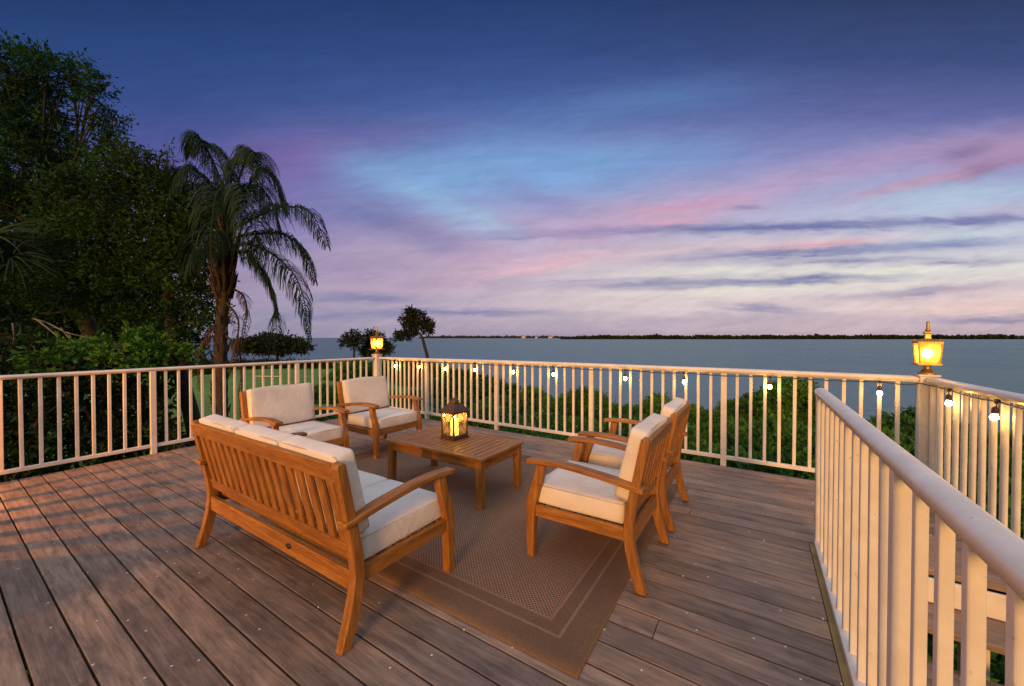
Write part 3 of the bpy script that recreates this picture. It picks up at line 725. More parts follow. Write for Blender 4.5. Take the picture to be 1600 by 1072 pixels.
# ------------------------------------------------------------------ far shores (each reads as one mass of trees)
def far_shore(label, px0, px1, depth, hmean, hvar, mat, base_px=529.5, seed=1):
    rg = random.Random(seed); V = []
    x0, x1 = (px0-800)/F*depth, (px1-800)/F*depth; L = x1-x0; n = int(L/(hmean*.25))
    blobs = []
    for k in range(n):
        u = (k+rg.random())/n; x = x0+L*u
        env = min(1, u*9+.2)*min(1, (1-u)*9+.4)
        h = hmean*(.62+.34*math.sin(u*37+seed)*math.sin(u*91)+rg.random()*hvar)*env
        if rg.random() < .06: h *= 1.45
        c = CF(x, depth+rg.uniform(0, depth*.03), SEA+h*.5)
        blobs.append((c, (hmean*.42, hmean*.42, h*.55)))
    return blobs
def shore_obj(name, label, blobs, mat, leaf):
    out = []
    for c, r in blobs:
        k = 70; d = unit(rng.normal(0, 1, (k, 3))); p = np.array(c)+d*np.array(r)*rng.uniform(.35, 1.0, (k, 1)); out.append(leaves(p, d, leaf, .8, .9))
    o = place(name, quads_mesh(name, np.concatenate(out), mat)); tag(o, label, 'far shore', kind='stuff')
shore_obj('far_wooded_shore', 'dark wooded shoreline across the bay on the right', far_shore('', 880, 1640, 1400, 9.0, .45, LF_FAR, seed=4), LF_FAR, 7.5)
FARHAZE = leaf_mat('haze_tinted_woods', (.045, .050, .060), (.06, .065, .075), (.075, .08, .09), .1)  # blue-grey haze of distance is put into the leaf colour
shore_obj('distant_low_shore', 'thin hazy strip of land far across the bay', far_shore('', 655, 885, 3600, 15, .35, FARHAZE, seed=9), FARHAZE, 11)
PALEWALL = simple('pale_far_wall', (.42, .40, .42), .8)
PALEROOF = simple('grey_far_roof', (.14, .13, .14), .8)
for k, (px, w, h, lab) in enumerate(((818, 34, 20, 'widest pale waterfront building on the distant low shore'), (838, 22, 15, 'middle pale waterfront building on the distant low shore'), (860, 40, 17, 'rightmost pale waterfront building on the distant low shore'))):
    c = CF((px-800)/F*3560, 3560, SEA); root = empty('waterfront_building', c, YAW); tag(root, lab, 'building', 'pale buildings on the distant shore')
    MB().box(-w/2, w/2, -8, 8, 0, h).build('wall', PALEWALL, root)
    m = MB(); m.add([(-w/2-1, -9, h), (w/2+1, -9, h), (w/2+1, 9, h), (-w/2-1, 9, h), (-w/2+4, 0, h+5), (w/2-4, 0, h+5)], [(0, 1, 5, 4), (1, 2, 5), (2, 3, 4, 5), (3, 0, 4), (0, 3, 2, 1)]); m.build('roof', PALEROOF, root)

# ------------------------------------------------------------------ mangrove mounds behind the waterside railing
def bush(label, blobs, mat=LF_MANG, size=.088, tw=200, lpt=12, tl=.17, name='mangrove_bush', group='mangrove bushes below the railing', branches=True, inner=.62, up=.5, cat='bush', zcut=1):
    c0 = Vector(blobs[0][0]); root = empty(name, (c0.x, c0.y, c0.z-blobs[0][1][2])); tag(root, label, cat, group); b = Vector(root.location)
    V = twiggy([(Vector(c)-b, r) for c, r in blobs], tw, lpt, tl, size, .5, up, inner, zcut)
    place('foliage', quads_mesh('foliage', V, mat), root)
    if branches:
        m = MB()
        for c, r in blobs:
            c = Vector(c)-b; r = Vector(r)
            for _ in range(7):
                d = Vector((rng.normal(0, .55), rng.normal(0, .55), 1)).normalized(); s = c+Vector((rng.normal(0, .15)*r.x, rng.normal(0, .15)*r.y, -r.z*1.0))
                e = c+Vector((d.x*r.x, d.y*r.y, d.z*r.z))*.8; m.tube(catmull([s, (s+e)*.5+Vector((rng.normal(0, .1), rng.normal(0, .1), 0)), e], 6), list(np.linspace(.045, .010, 6)), 5)
        m.build('branches', BARK, root)
    return root
def mound(px, top, depth, wpx, down=1.5, sdep=1.0):
    depth, wpx = depth, wpx*1.16; top += (26 if depth < 20 else 30)*10/depth
    """a dome whose crest stands at photo height `top`, wpx wide, reaching `down` metres lower"""
    t = W(px, top, depth); rx = wpx/2*depth/F; rz = down
    return (Vector((t.x, t.y, t.z-rz)), (rx, rx*sdep, rz))
bush('big round mangrove bush standing tall beside the near railing end', [mound(1210, 592, 10.5, 165, 1.5), mound(1165, 625, 10.2, 80, 1.2), mound(1262, 612, 10.4, 90, 1.3)])
bush('mangrove bush right of the tall round one, seen past the stair railing', [mound(1408, 632, 9.6, 150, 1.4), mound(1350, 665, 9.0, 90, 1.2)])
bush('mangrove bush with a low crest behind the two right armchairs', [mound(1010, 617, 12.5, 110, 1.5), mound(1080, 624, 12.0, 110, 1.4), mound(1135, 626, 11.8, 80, 1.4)])
bush('wide mangrove bush behind the middle of the waterside railing', [mound(890, 609, 14.5, 130, 1.8), mound(840, 612, 15.0, 90, 1.7), mound(945, 618, 13.5, 90, 1.6)])
bush('long flat topped mangrove hedge stretching toward the water', [mound(610, 563, 30, 120, 1.5), mound(660, 565, 29, 110, 1.5), mound(710, 574, 28, 100, 1.35), mound(752, 584, 27, 80, 1.2), mound(788, 595, 26, 40, .9), mound(560, 563, 31, 100, 1.4)], LF_MANG, .17, 52, 11, .3)
bush('mangrove bush in front of the long flat hedge, behind the table lantern', [mound(700, 617, 18, 120, 1.8), mound(770, 613, 17, 110, 1.8), mound(640, 618, 18, 100, 1.8)], size=.115, tw=100)
bush('mangrove bush behind the far corner lantern post', [mound(545, 590, 20, 110, 1.9), mound(590, 606, 18, 100, 1.7), mound(500, 600, 20, 70, 1.5)], size=.12, tw=90)
# lower apron of mangroves between the mounds and the deck, nobody could count these
ap = [(CF(x, y, z), (rx, rx, .75)) for x, y, z, rx in
      [(-4.2, 9.2, -2.0, 1.5), (-2.0, 8.8, -1.7, 1.4), (-.2, 8.0, -1.55, 1.4), (1.4, 7.2, -1.45, 1.4), (2.8, 6.4, -1.35, 1.25), (4.0, 5.6, -1.3, 1.2), (5.2, 5.4, -1.2, 1.2), (6.6, 6.2, -1.2, 1.3), (1.0, 9.6, -1.6, 1.6), (3.4, 8.6, -1.4, 1.5), (5.6, 8.0, -1.3, 1.4), (-3.2, 11.5, -1.9, 1.8), (-1.0, 11.2, -1.7, 1.6), (8, 8, -1.3, 1.6), (7.4, 4.6, -1.3, 1.2), (10, 9, -1.6, 1.8), (-5.6, 12, -2.0, 1.7), (2.2, 1.8, -2.1, .9), (3.2, 2.7, -2.0, 1.0), (1.5, .6, -2.2, .9), (2.6, .4, -2.2, 1.0), (4.2, 3.6, -1.9, 1.0)]]
V = twiggy(ap, 85, 11, .17, .105, .5, .5, .5, 1)
o = place('mangrove_undergrowth', quads_mesh('mangrove_undergrowth', V, LF_MANG)); tag(o, 'low dense mangrove growth filling the slope below the deck', 'undergrowth', kind='stuff')

# ------------------------------------------------------------------ trees out by the water
def far_tree(label, base_px, depth, tpath, blobs, tr, size=.22, tw=9, tl=.5):
    base = W(base_px[0], base_px[1], depth); tp = [W(x, y, depth) for x, y in tpath]; tp = [Vector((tp[0].x, tp[0].y, LAWN-.6))]+tp
    tree('shore_tree', label, 'tree', Vector((base.x, base.y, LAWN-.6)), [px_blob(x, y, depth+dd, r, sq) for x, y, r, sq, dd in blobs], LF_FAR, BARK, tp, tr, 'trees standing by the water', tw, 9, tl, size, .45, True, .25)
far_tree('wind bent shore tree with a crooked bare trunk', (669, 585), 40, [(668, 560), (663, 540), (659, 526), (650, 515)], [(640, 492, 9, .8, 0), (655, 496, 10, .7, .4), (634, 503, 9, .7, -.3), (650, 508, 11, .7, 0), (666, 508, 10, .75, .5), (668, 516, 8, .8, 0), (628, 524, 11, .5, 0), (642, 520, 9, .6, .4), (645, 489, 7, .8, 0), (622, 528, 6, .5, 0), (672, 512, 5, .9, 0)], .20, .24, 16, .42)
far_tree('small thin shore tree left of the far lantern', (553, 580), 42, [(553, 560), (553, 545), (551, 536)], [(551, 525, 9, .7, 0), (542, 532, 8, .7, 0), (560, 530, 7, .7, 0), (553, 540, 8, .6, .4), (539, 538, 5, .7, 0)], .14, .24, 15, .4)
far_tree('rounded shore tree behind the far lantern', (588, 582), 44, [(588, 560), (586, 548), (584, 538)], [(581, 526, 9, .8, 0), (592, 536, 13, .8, 0), (578, 542, 11, .8, 0), (603, 545, 9, .9, 0), (590, 550, 13, .6, 0), (572, 550, 8, .6, 0)], .18, .25, 16, .45)
# umbrella-shaped mangrove left of them
um = [px_blob(x, y-3, 46, r, .27) for x, y, r in ((400, 541, 26), (430, 537, 28), (455, 541, 22), (472, 548, 13), (385, 548, 14), (415, 548, 20), (445, 549, 20))]
tree('umbrella_mangrove', 'broad flat crowned mangrove tree by the water behind the palm', 'tree', W(432, 590, 46), um, LF_FAR, BARK, [Vector((W(432, 570, 46).x, W(432, 570, 46).y, LAWN-.6)), W(432, 572, 46), W(433, 562, 46), W(434, 553, 46)], .26, None, 20, 9, .5, .28, .45, True, .3)
hb = [px_blob(x, y, 40, r, .32) for x, y, r in ((380, 579, 26), (420, 578, 28), (460, 578, 26), (492, 579, 22), (350, 580, 24), (520, 582, 20))]
bush('low dark hedge at the far edge of the lawn', [(c, (r[0], r[1], r[2]*1.7)) for c, r in hb], LF_FAR, .2, 16, 9, .35, 'lawn_hedge', None, False, .5, .4, 'hedge', 0)
hb = [px_blob(x, y, 34, r, .5) for x, y, r in ((300, 578, 22), (265, 575, 24), (235, 578, 22), (330, 579, 18))]
bush('dark hedge at the lawn edge left of the palm trunk', [(c, r) for c, r in hb], LF_DARK, .18, 18, 9, .35, 'lawn_hedge', None, False, .5, .4, 'hedge', 0)
kb = W(417, 583, 31); o = MB().box(-1.1, 1.1, -.10, .10, -.11, -.02).build('garden_kerb', simple('pale_kerb_stone', (.36, .34, .31), .9), None, .02); kb.z = ground_z(417/F*31-800/F*31, 31)+.12; o.location = kb; o.rotation_euler.z = YAW-R(4); tag(o, 'low white kerb at the far end of the lawn', 'kerb')

# ------------------------------------------------------------------ queen palm
def palm():
    D = 7.6; base = W(344, 700, D); base.z = LAWN; root = empty('palm_tree', base); tag(root, 'queen palm with drooping feathery fronds beside the lawn', 'palm tree'); b = Vector(base)
    pts = [base]+[W(x, y, D) for x, y in ((344, 660), (344, 600), (345, 540), (348, 480), (350, 430), (354, 380), (356, 350))]
    path = catmull([p-b for p in pts], 60); m = MB()
    rad = [.142+.016*math.sin(i*2.1)*(.5) - .0012*i + (.030 if 36 < i < 52 else 0)*math.sin((i-36)/16*math.pi) for i in range(60)]
    m.tube(path, [max(.06, r) for r in rad], 14)
    for i in range(4, 58, 2):                      # ragged leaf scars
        c = path[i]; a0 = rng.uniform(0, 6)
        for k in range(3): 
            a = a0+k*2.1; r = max(.06, rad[i]); q = c+Vector((math.cos(a), math.sin(a), 0))*r*.95
            m.tube([q, q+Vector((math.cos(a)*.02, math.sin(a)*.02, .10)), q+Vector((math.cos(a)*.045, math.sin(a)*.045, .17))], [.028, .02, .006], 5)
    m.build('trunk', PALMBARK, root)
    bo = MB()
    for k in range(44):                            # old leaf bases under the crown
        i = 36+int(rng.uniform(0, 20)); c = path[min(59, i)]; a = rng.uniform(0, 2*math.pi); d = Vector((math.cos(a), math.sin(a), 0)); L = rng.uniform(.3, .6)
        bo.tube([c+d*.13, c+d*.20+Vector((0, 0, L*.5)), c+d*.26+Vector((0, 0, L))], [.034, .024, .008], 5)
    bo.build('leaf_bases', PALMBARK, root)
    top = W(357, 352, D)
    def frond(ctrl, n=84, ll=.64, mat=LF_PALM, wid=.018, droop=1.6, name='frond'):
        pts = [W(x, y, D+dd)-b for x, y, dd in ctrl]; P = catmull(pts, n); rm = MB()
        rm.tube(P, list(np.linspace(.024, .004, n)), 5); fr = rm.build('rachis', PALMBARK if mat is LF_DEAD else LF_PALM, None)
        vs = []
        for i in range(5, n):
            s = i/(n-1); p = np.array(P[i]); t = unit(np.array(P[min(i+1, n-1)]-P[i-1])); side = unit(np.cross(t, np.array([0, 0, 1.0])) + 1e-6)
            L = ll*(math.sin(math.pi*min(1, .12+s*.86))**.6)*rng.uniform(.8, 1.15)
            for sg in (-1, 1):
                for rep in range(2):
                    d = unit(side*sg*rng.uniform(.55, 1.0)+t*rng.uniform(.35, .8)+np.array([0, 0, rng.uniform(-.1, .45)])); q = p.copy(); w = unit(np.cross(d, np.array([.3, .2, 1.0]))+rng.normal(0, .3, 3))*wid/2; prev = None
                    segs = 4
                    for k in range(segs):
                        nd = unit(d+np.array([0, 0, -1.0])*droop*.55); nq = q+d*L/segs; ww = w*(1-k/segs*.55); w2 = w*(1-(k+1)/segs*.75)
                        vs.append(np.stack([q-ww, q+ww, nq+w2, nq-w2])); q = nq; d = nd
        V = np.concatenate(vs)
        lo = place(name, quads_mesh(name, V, mat), root); fr.parent = lo; fr.name = 'rachis'
    T = (357, 350, 0)
    for c in ([T, (345, 285, -.1), (322, 232, -.2), (303, 214, -.3), (297, 240, -.35)],
              [T, (352, 280, .3), (335, 232, .5), (318, 222, .7)],
              [T, (372, 285, -.3), (388, 245, -.5), (404, 243, -.7), (414, 285, -.8)],
              [T, (385, 295, .3), (412, 268, .4), (434, 290, .5), (449, 332, .6)],
              [T, (335, 300, -.3), (305, 268, -.5), (282, 268, -.7), (266, 300, -.8)],
              [(360, 362, 0), (395, 342, -.2), (440, 324, -.4), (485, 332, -.5), (511, 384, -.6)],
              [(360, 372, 0), (400, 366, .2), (440, 366, .3), (474, 390, .4), (492, 440, .4)],
              [(360, 384, 0), (398, 384, -.3), (440, 408, -.5), (470, 450, -.6), (484, 528, -.6)],
              [(360, 396, 0), (386, 396, .1), (412, 425, .2), (430, 470, .3), (432, 522, .3)],
              [T, (375, 300, -.7), (388, 300, -1.2), (398, 345, -1.5), (402, 400, -1.5)],
              [T, (350, 310, -.8), (340, 300, -1.3), (332, 340, -1.6), (328, 400, -1.7)],
              [T, (320, 330, .3), (290, 330, .5), (268, 370, .6), (258, 420, .6)],
              [T, (330, 305, .6), (305, 290, 1.1), (285, 310, 1.4), (272, 350, 1.5)],
              [T, (378, 300, .6), (400, 290, 1.2), (425, 315, 1.6), (440, 370, 1.7)],
              [T, (362, 275, 0), (372, 245, .1), (384, 236, .1), (397, 252, .1)],
              [(358, 372, 0), (330, 365, -.5), (305, 385, -.8), (290, 430, -.9)]):
        frond(c)
    for c in ([(366, 452, 0), (380, 462, -.1), (386, 490, -.1), (378, 540, -.1)], [(352, 470, 0), (372, 500, -.2), (368, 545, -.25), (360, 585, -.25)],
              [(346, 500, 0), (326, 520, -.2), (316, 560, -.2), (312, 610, -.2)], [(348, 520, 0), (372, 545, -.1), (378, 590, -.1), (376, 650, -.1)]):
        frond(c, 30, .26, LF_DEAD, .016, 1.6, 'dry_frond')
palm()

# ------------------------------------------------------------------ broadleaf trees on the left
def B(px, py, depth, r, sq=.85): return px_blob(px, py, depth, r, sq)
tall = [B(30, 78, 8.6, 30), B(75, 95, 8.4, 30), B(118, 98, 8.5, 26), B(142, 122, 8.4, 20), B(15, 120, 8.8, 38), B(60, 140, 8.7, 36), B(20, 185, 8.6, 45), B(75, 195, 8.8, 42), B(40, 245, 8.4, 48), B(98, 240, 8.6, 34), B(15, 300, 8.8, 45), B(70, 300, 8.9, 40),
        B(150, 160, 8.4, 16), B(176, 170, 8.4, 13), B(168, 200, 8.4, 18), B(152, 225, 8.5, 20), B(185, 205, 8.4, 9), B(-40, 150, 9, 60), B(-40, 280, 9, 70), B(-30, 420, 9, 70), B(30, 420, 9.2, 55), B(-30, 520, 9, 50), B(20, 480, 9.2, 45), B(60, 360, 9.2, 40), B(45, 540, 8.8, 40)]
tree('tall_tree', 'tallest dark leafy tree at the left with an airy top branch', 'tree', CF(-9.2, 8.8, LAWN), [(c-Vector((0, 0, .26)), tuple(q*.84 for q in r)) for c, r in tall], LF_OAK, BARK, [CF(-9.2, 8.8, LAWN), CF(-9.3, 8.8, -.5), CF(-9.6, 8.8, 1.2), CF(-9.9, 8.7, 2.4), CF(-10.2, 8.6, 3.2)], .20, 'broadleaf trees left of the palm', 95, 12, .30, .078, .36, inner=.25)
mid = [B(212, 252, 7.8, 20), B(190, 275, 7.9, 34), B(228, 285, 7.8, 26), B(150, 290, 8.0, 34), B(262, 300, 7.9, 30), B(120, 320, 8.1, 42), B(200, 325, 7.9, 42), B(292, 330, 7.9, 32), B(322, 345, 7.6, 20), B(160, 365, 8.0, 45), B(240, 365, 7.9, 44), B(300, 380, 7.8, 36), B(335, 315, 7.5, 14), B(250, 245, 7.9, 9), B(262, 252, 7.9, 8), B(120, 400, 8.2, 48), B(195, 420, 8.0, 46), B(265, 430, 8.0, 44), B(318, 425, 7.8, 24), B(310, 462, 7.9, 24), B(150, 460, 8.3, 46), B(225, 480, 8.2, 42), B(285, 495, 8.1, 34), B(90, 360, 8.3, 30), B(322, 500, 7.9, 18), B(80, 450, 8.5, 45)]
tree('bushy_tree', 'mid green bushy tree between the tall tree and the palm', 'tree', CF(-6.8, 8.4, LAWN), mid, leaf_mat('mid_green_foliage', (.006, .021, .003), (.014, .048, .006), (.030, .092, .012)), BARK, [CF(-6.8, 8.4, LAWN), CF(-6.9, 8.3, -.6), CF(-7.1, 8.2, .6), CF(-7.2, 8.1, 1.8), CF(-7.3, 8.1, 3.0)], .17, 'broadleaf trees left of the palm', 95, 12, .28, .072, .38, inner=.22)
low = [B(205, 545, 7.0, 34, .5), B(165, 555, 6.9, 34, .5), B(120, 560, 6.8, 34, .6), B(250, 555, 7.2, 34, .45), B(285, 560, 7.4, 22, .45), B(80, 570, 6.7, 32, .6), B(225, 532, 7.2, 22, .5)]
bush('light green feathery shrub leaning over the left railing', low, LF_LIGHT, .085, 60, 10, .30, 'feathery_shrub', None, True, .35, .2, 'shrub', 0)
for lab, bl in (('dark shrub below the left end of the railing', [B(-20, 650, 6.2, 70), B(40, 640, 6.3, 62), B(30, 560, 6.8, 55), B(20, 740, 5.9, 60), B(-60, 740, 5.9, 60)]), ('dark shrub behind the middle of the left railing', [B(110, 640, 6.6, 60), B(105, 720, 6.4, 50), B(150, 610, 6.9, 45), B(170, 690, 6.7, 44)]), ('dark shrub ending where the lawn begins', [B(225, 620, 7.4, 40), B(215, 680, 7.0, 44), B(250, 685, 7.2, 26), B(268, 705, 7.0, 20), B(238, 600, 7.8, 26), B(283, 700, 7.0, 12)])):
    bush(lab, bl, LF_DARK, .085, 40, 10, .24, 'dark_shrub', 'dark shrubs behind the left railing', True, .3, .3, 'shrub', 0)
far_mass = [B(60, 500, 12, 60), B(140, 510, 12.5, 55), B(220, 520, 12.5, 48), B(-20, 480, 12, 60), B(280, 535, 13, 30), B(100, 440, 12.5, 60), B(190, 440, 12.5, 50)]
tree('background_tree', 'shadowy tree filling the gap behind the two left trees', 'tree', CF(-11.5, 12.5, LAWN), far_mass, LF_DARK, BARK, [CF(-11.5, 12.5, LAWN), CF(-11.5, 12.5, -.5), CF(-11.6, 12.5, .6), CF(-11.8, 12.5, 1.6)], .17, 'broadleaf trees left of the palm', 30, 10, .42, .15, .42, inner=.2)
# bare pale branches poking out of the foliage
br = empty('bare_branches', W(120, 545, 6.9)); tag(br, 'bare pale crooked branches jutting through the left foliage', 'branches'); b0 = Vector(br.location)
for pts in ([(52, 498), (75, 505), (100, 518), (125, 525), (150, 528), (178, 530)], [(58, 500), (88, 524), (100, 540), (112, 536)], [(95, 512), (110, 530), (130, 545), (137, 560)], [(20, 505), (22, 530), (18, 540)], [(30, 503), (32, 518), (27, 524)], [(50, 535), (44, 552), (40, 562)], [(52, 540), (60, 555), (66, 560)], [(166, 540), (166, 556)], [(168, 556), (178, 545), (190, 548)], [(15, 550), (24, 545), (25, 560)]):
    dd = rng.uniform(-.3, .1); P = [W(x, y, 6.95+dd+rng.uniform(-.06, .06))-b0 for x, y in pts]; m = MB(); m.tube(catmull(P, 12) if len(P) > 2 else P, list(np.linspace(.014, .004, 12)) if len(P) > 2 else [.010, .005], 6); m.build('branch', PALEBARK, br)
# spiky screw-pine at the left margin
def spiky():
    c = W(-12, 372, 6.8); root = empty('screw_pine', (c.x, c.y, LAWN)); tag(root, 'spiky sword leaved plant at the left margin', 'plant'); b = Vector(root.location); vs = []
    for hub in ((-12, 368, 6.8), (18, 400, 7.0), (-30, 440, 6.9)):
        h = np.array(W(*hub)-b)
        for k in range(95):
            d = unit(rng.normal(0, 1, 3)+np.array([0, 0, .35])); L = rng.uniform(.65, 1.05); q = h.copy(); w = unit(np.cross(d, rng.normal(0, 1, 3)))*.018
            for j in range(5):
                nq = q+d*L/5; a = w*(1-j/5*.7); e = w*(1-(j+1)/5*.92); vs.append(np.stack([q-a, q+a, nq+e, nq-e])); q = nq; d = unit(d+np.array([0, 0, -.16]))
    place('leaves', quads_mesh('leaves', np.concatenate(vs), LF_PALM), root)
    t = MB(); t.tube(catmull([Vector((0, 0, 0)), W(-14, 520, 6.8)-b, W(-12, 368, 6.8)-b], 10), .085, 9); t.build('trunk', PALMBARK, root)
spiky()
# ------------------------------------------------------------------ low lamp and parapet at the house end of the deck (outside the frame; they throw the barred light on the left boards)
railE = railing('deck_railing', 'short white railing across the house end of the deck', [(-5.62, -.66, .96), (-4.66, -.66, .96)], [8], post_idx=(0,))
o = MB().box(-1.0, 1.0, -.05, .05, -.02, .64).build('parapet_wall', WHITE, None, .006); o.location = (-3.63, -.66, 0); tag(o, 'low white parapet wall at the house end of the deck', 'wall')
o = MB().box(-.06, .06, -.06, .06, -.02, .66).build('lamp_pedestal', WHITE, None, .005); o.location = (-5.3, -1.26, 0); tag(o, 'short white pedestal under the low lantern', 'pedestal')
post_lantern((-5.3, -1.26, .66), 'lit amber lantern on the short pedestal outside the left railing', 1.0)
pl = bpy.data.lights.new('lantern_lamp', 'POINT'); pl.energy = 760; pl.color = (1.0, .50, .16); pl.shadow_soft_size = .012
plo = bpy.data.objects.new('lantern_lamp', pl); COL.objects.link(plo); plo.location = (-5.28, -1.225, .84)

# ------------------------------------------------------------------ sky and sun
SUN_EL, SUN_TR = R(13.5), Vector((-.25, .96, 0)).normalized()
def build_world():
    w = bpy.data.worlds.new('World'); scene.world = w; w.use_nodes = True; nt = w.node_tree; nt.nodes.clear()
    def M(op, a, b=None, c=None, clamp=False):
        n = nt.nodes.new('ShaderNodeMath'); n.operation = op; n.use_clamp = clamp
        for i, v in enumerate((a, b, c)):
            if v is None: continue
            if hasattr(v, 'is_output'): nt.links.new(v, n.inputs[i])
            else: n.inputs[i].default_value = v
        return n.outputs[0]
    tc = nt.nodes.new('ShaderNodeTexCoord')
    mp = nt.nodes.new('ShaderNodeMapping'); mp.inputs['Rotation'].default_value = (0, 0, -YAW); nt.links.new(tc.outputs['Generated'], mp.inputs[0])
    sp = nt.nodes.new('ShaderNodeSeparateXYZ'); nt.links.new(mp.outputs[0], sp.inputs[0]); x, y, z = sp.outputs
    yy = M('MAXIMUM', y, .12); U = M('DIVIDE', x, yy); V = M('DIVIDE', z, yy)
    az = M('ARCTAN2', x, y); hyp = M('SQRT', M('ADD', M('MULTIPLY', x, x), M('MULTIPLY', y, y))); el = M('ARCTAN2', z, hyp)
    # streaky distortion
    cb = nt.nodes.new('ShaderNodeCombineXYZ'); nt.links.new(M('MULTIPLY', U, 1.8), cb.inputs[0]); nt.links.new(M('MULTIPLY', V, 8.0), cb.inputs[1])
    n1 = noise(nt, cb.outputs[0], 1.6, 5, .55); n2 = noise(nt, cb.outputs[0], 4.5, 6, .6, .4)
    cb2 = nt.nodes.new('ShaderNodeCombineXYZ'); nt.links.new(M('MULTIPLY', U, 2.6), cb2.inputs[0]); nt.links.new(M('MULTIPLY_ADD', V, 42.0, M('MULTIPLY', U, -1.5)), cb2.inputs[1])
    n3 = noise(nt, cb2.outputs[0], 1.3, 9, .66, .5)
    cb3 = nt.nodes.new('ShaderNodeCombineXYZ'); nt.links.new(M('MULTIPLY', U, 5.0), cb3.inputs[0]); nt.links.new(M('MULTIPLY_ADD', V, 34.0, M('MULTIPLY', U, -4.0)), cb3.inputs[1])
    n4 = noise(nt, cb3.outputs[0], 1.2, 8, .68, .8)
    A = M('ADD', U, M('MULTIPLY', M('SUBTRACT', n1, .5), .16)); E = M('ADD', V, M('ADD', M('MULTIPLY', M('SUBTRACT', n2, .5), .040), M('MULTIPLY', M('SUBTRACT', n3, .5), .018)))
    def rmp(stops):
        r = ramp(nt, [(e, c) for e, c in stops]); nt.links.new(M('MULTIPLY', E, 1.0, clamp=True), r.inputs[0]); return r.outputs[0]
    def pe(px, py): return (px-800)/F, (527.6-py)/F
    def col(px, stops): return rmp([(max(0, pe(px, py)[1]), lin(*c)) for py, c in stops])
    left = col(300, [(528, (128, 124, 158)), (450, (134, 118, 160)), (350, (112, 102, 164)), (260, (86, 86, 150)), (170, (56, 78, 140)), (80, (42, 70, 128)), (0, (30, 58, 110))])
    mid = col(820, [(528, (146, 132, 160)), (480, (176, 152, 174)), (420, (192, 168, 180)), (360, (160, 140, 182)), (300, (124, 132, 190)), (220, (92, 118, 178)), (150, (66, 92, 156)), (80, (48, 74, 132)), (0, (34, 60, 112))])
    right = col(1350, [(528, (172, 146, 164)), (480, (208, 184, 186)), (430, (214, 206, 198)), (370, (186, 190, 208)), (310, (158, 172, 208)), (250, (138, 138, 190)), (180, (96, 102, 160)), (100, (60, 76, 128)), (0, (42, 58, 98))])
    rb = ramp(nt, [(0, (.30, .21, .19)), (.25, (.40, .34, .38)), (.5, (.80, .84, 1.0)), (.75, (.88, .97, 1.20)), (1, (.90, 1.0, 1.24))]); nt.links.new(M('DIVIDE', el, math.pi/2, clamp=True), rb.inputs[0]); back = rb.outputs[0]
    f1 = M('MULTIPLY_ADD', A, 1/.83, 1.0, clamp=True)           # left..mid over az -0.6..0
    f2 = M('DIVIDE', A, .92, clamp=True)
    c = mixc(nt, left, mid, f1); c = mixc(nt, c, right, f2)
    def blob(c, px, py, sx, sy, ang, colr, alpha, soft=1.0, streak=0.0):
        a0, e0 = pe(px, py); ka = 1/F; ke = 1/F
        da = M('MULTIPLY', M('SUBTRACT', A, a0), 1/ka); de = M('MULTIPLY', M('SUBTRACT', E, e0), 1/ke); ca, sa = math.cos(R(ang)), math.sin(R(ang))
        u = M('MULTIPLY', M('ADD', M('MULTIPLY', da, ca), M('MULTIPLY', de, sa)), 1/sx); v = M('MULTIPLY', M('SUBTRACT', M('MULTIPLY', de, ca), M('MULTIPLY', da, sa)), 1/sy)
        q = M('ADD', M('MULTIPLY', u, u), M('MULTIPLY', v, v)); g = M('MULTIPLY', M('POWER', math.e, M('MULTIPLY', q, -1.0)), alpha)
        if streak: g = M('MULTIPLY', g, M('ADD', M('MULTIPLY', M('SUBTRACT', n4, .5), 2.6*streak), M('MULTIPLY_ADD', M('SUBTRACT', n3, .5), 4.0*streak, 1.0)), clamp=True)
        return mixc(nt, c, lin(*colr), M('MINIMUM', g, 1.0))
    for b in BLOBS: c = blob(c, *b)
    st = ramp(nt, [(.3, (.93, .93, .95)), (.7, (1.06, 1.05, 1.04))]); nt.links.new(n3, st.inputs[0]); c = mixc(nt, c, st.outputs[0], 1.0, 'MULTIPLY')
    s4 = ramp(nt, [(.32, (.95, .955, .97)), (.5, (1, 1, 1)), (.68, (1.05, 1.035, 1.03))]); nt.links.new(n4, s4.inputs[0]); c = mixc(nt, c, s4.outputs[0], 1.0, 'MULTIPLY')
    cb5 = nt.nodes.new('ShaderNodeCombineXYZ'); nt.links.new(M('MULTIPLY', U, 4.0), cb5.inputs[0]); nt.links.new(M('MULTIPLY_ADD', V, 14.0, M('MULTIPLY', U, -2.5)), cb5.inputs[1])
    n5 = noise(nt, cb5.outputs[0], 1.5, 9, .68, 1.4); s5 = ramp(nt, [(.34, (.90, .905, .93)), (.5, (1, 1, 1)), (.66, (1.09, 1.08, 1.07))]); nt.links.new(n5, s5.inputs[0]); c = mixc(nt, c, s5.outputs[0], M('MULTIPLY_ADD', V, -.7, 1.0, clamp=True), 'MULTIPLY')
    bw_ = nt.nodes.new('ShaderNodeHueSaturation'); nt.links.new(M('MULTIPLY_ADD', M('MULTIPLY', V, 2.2, clamp=True), .20, .80), bw_.inputs['Saturation']); nt.links.new(M('MULTIPLY_ADD', M('MULTIPLY', V, 1.5, clamp=True), -.22, 1.20), bw_.inputs['Value']); nt.links.new(c, bw_.inputs['Color']); c = bw_.outputs[0]
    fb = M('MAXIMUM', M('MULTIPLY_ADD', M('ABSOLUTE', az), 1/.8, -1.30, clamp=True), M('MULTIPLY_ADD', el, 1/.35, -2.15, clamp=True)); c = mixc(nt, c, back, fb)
    sky = nt.nodes.new('ShaderNodeTexSky'); sky.sky_type = 'NISHITA'; sky.sun_disc = False; sky.sun_elevation = SUN_EL
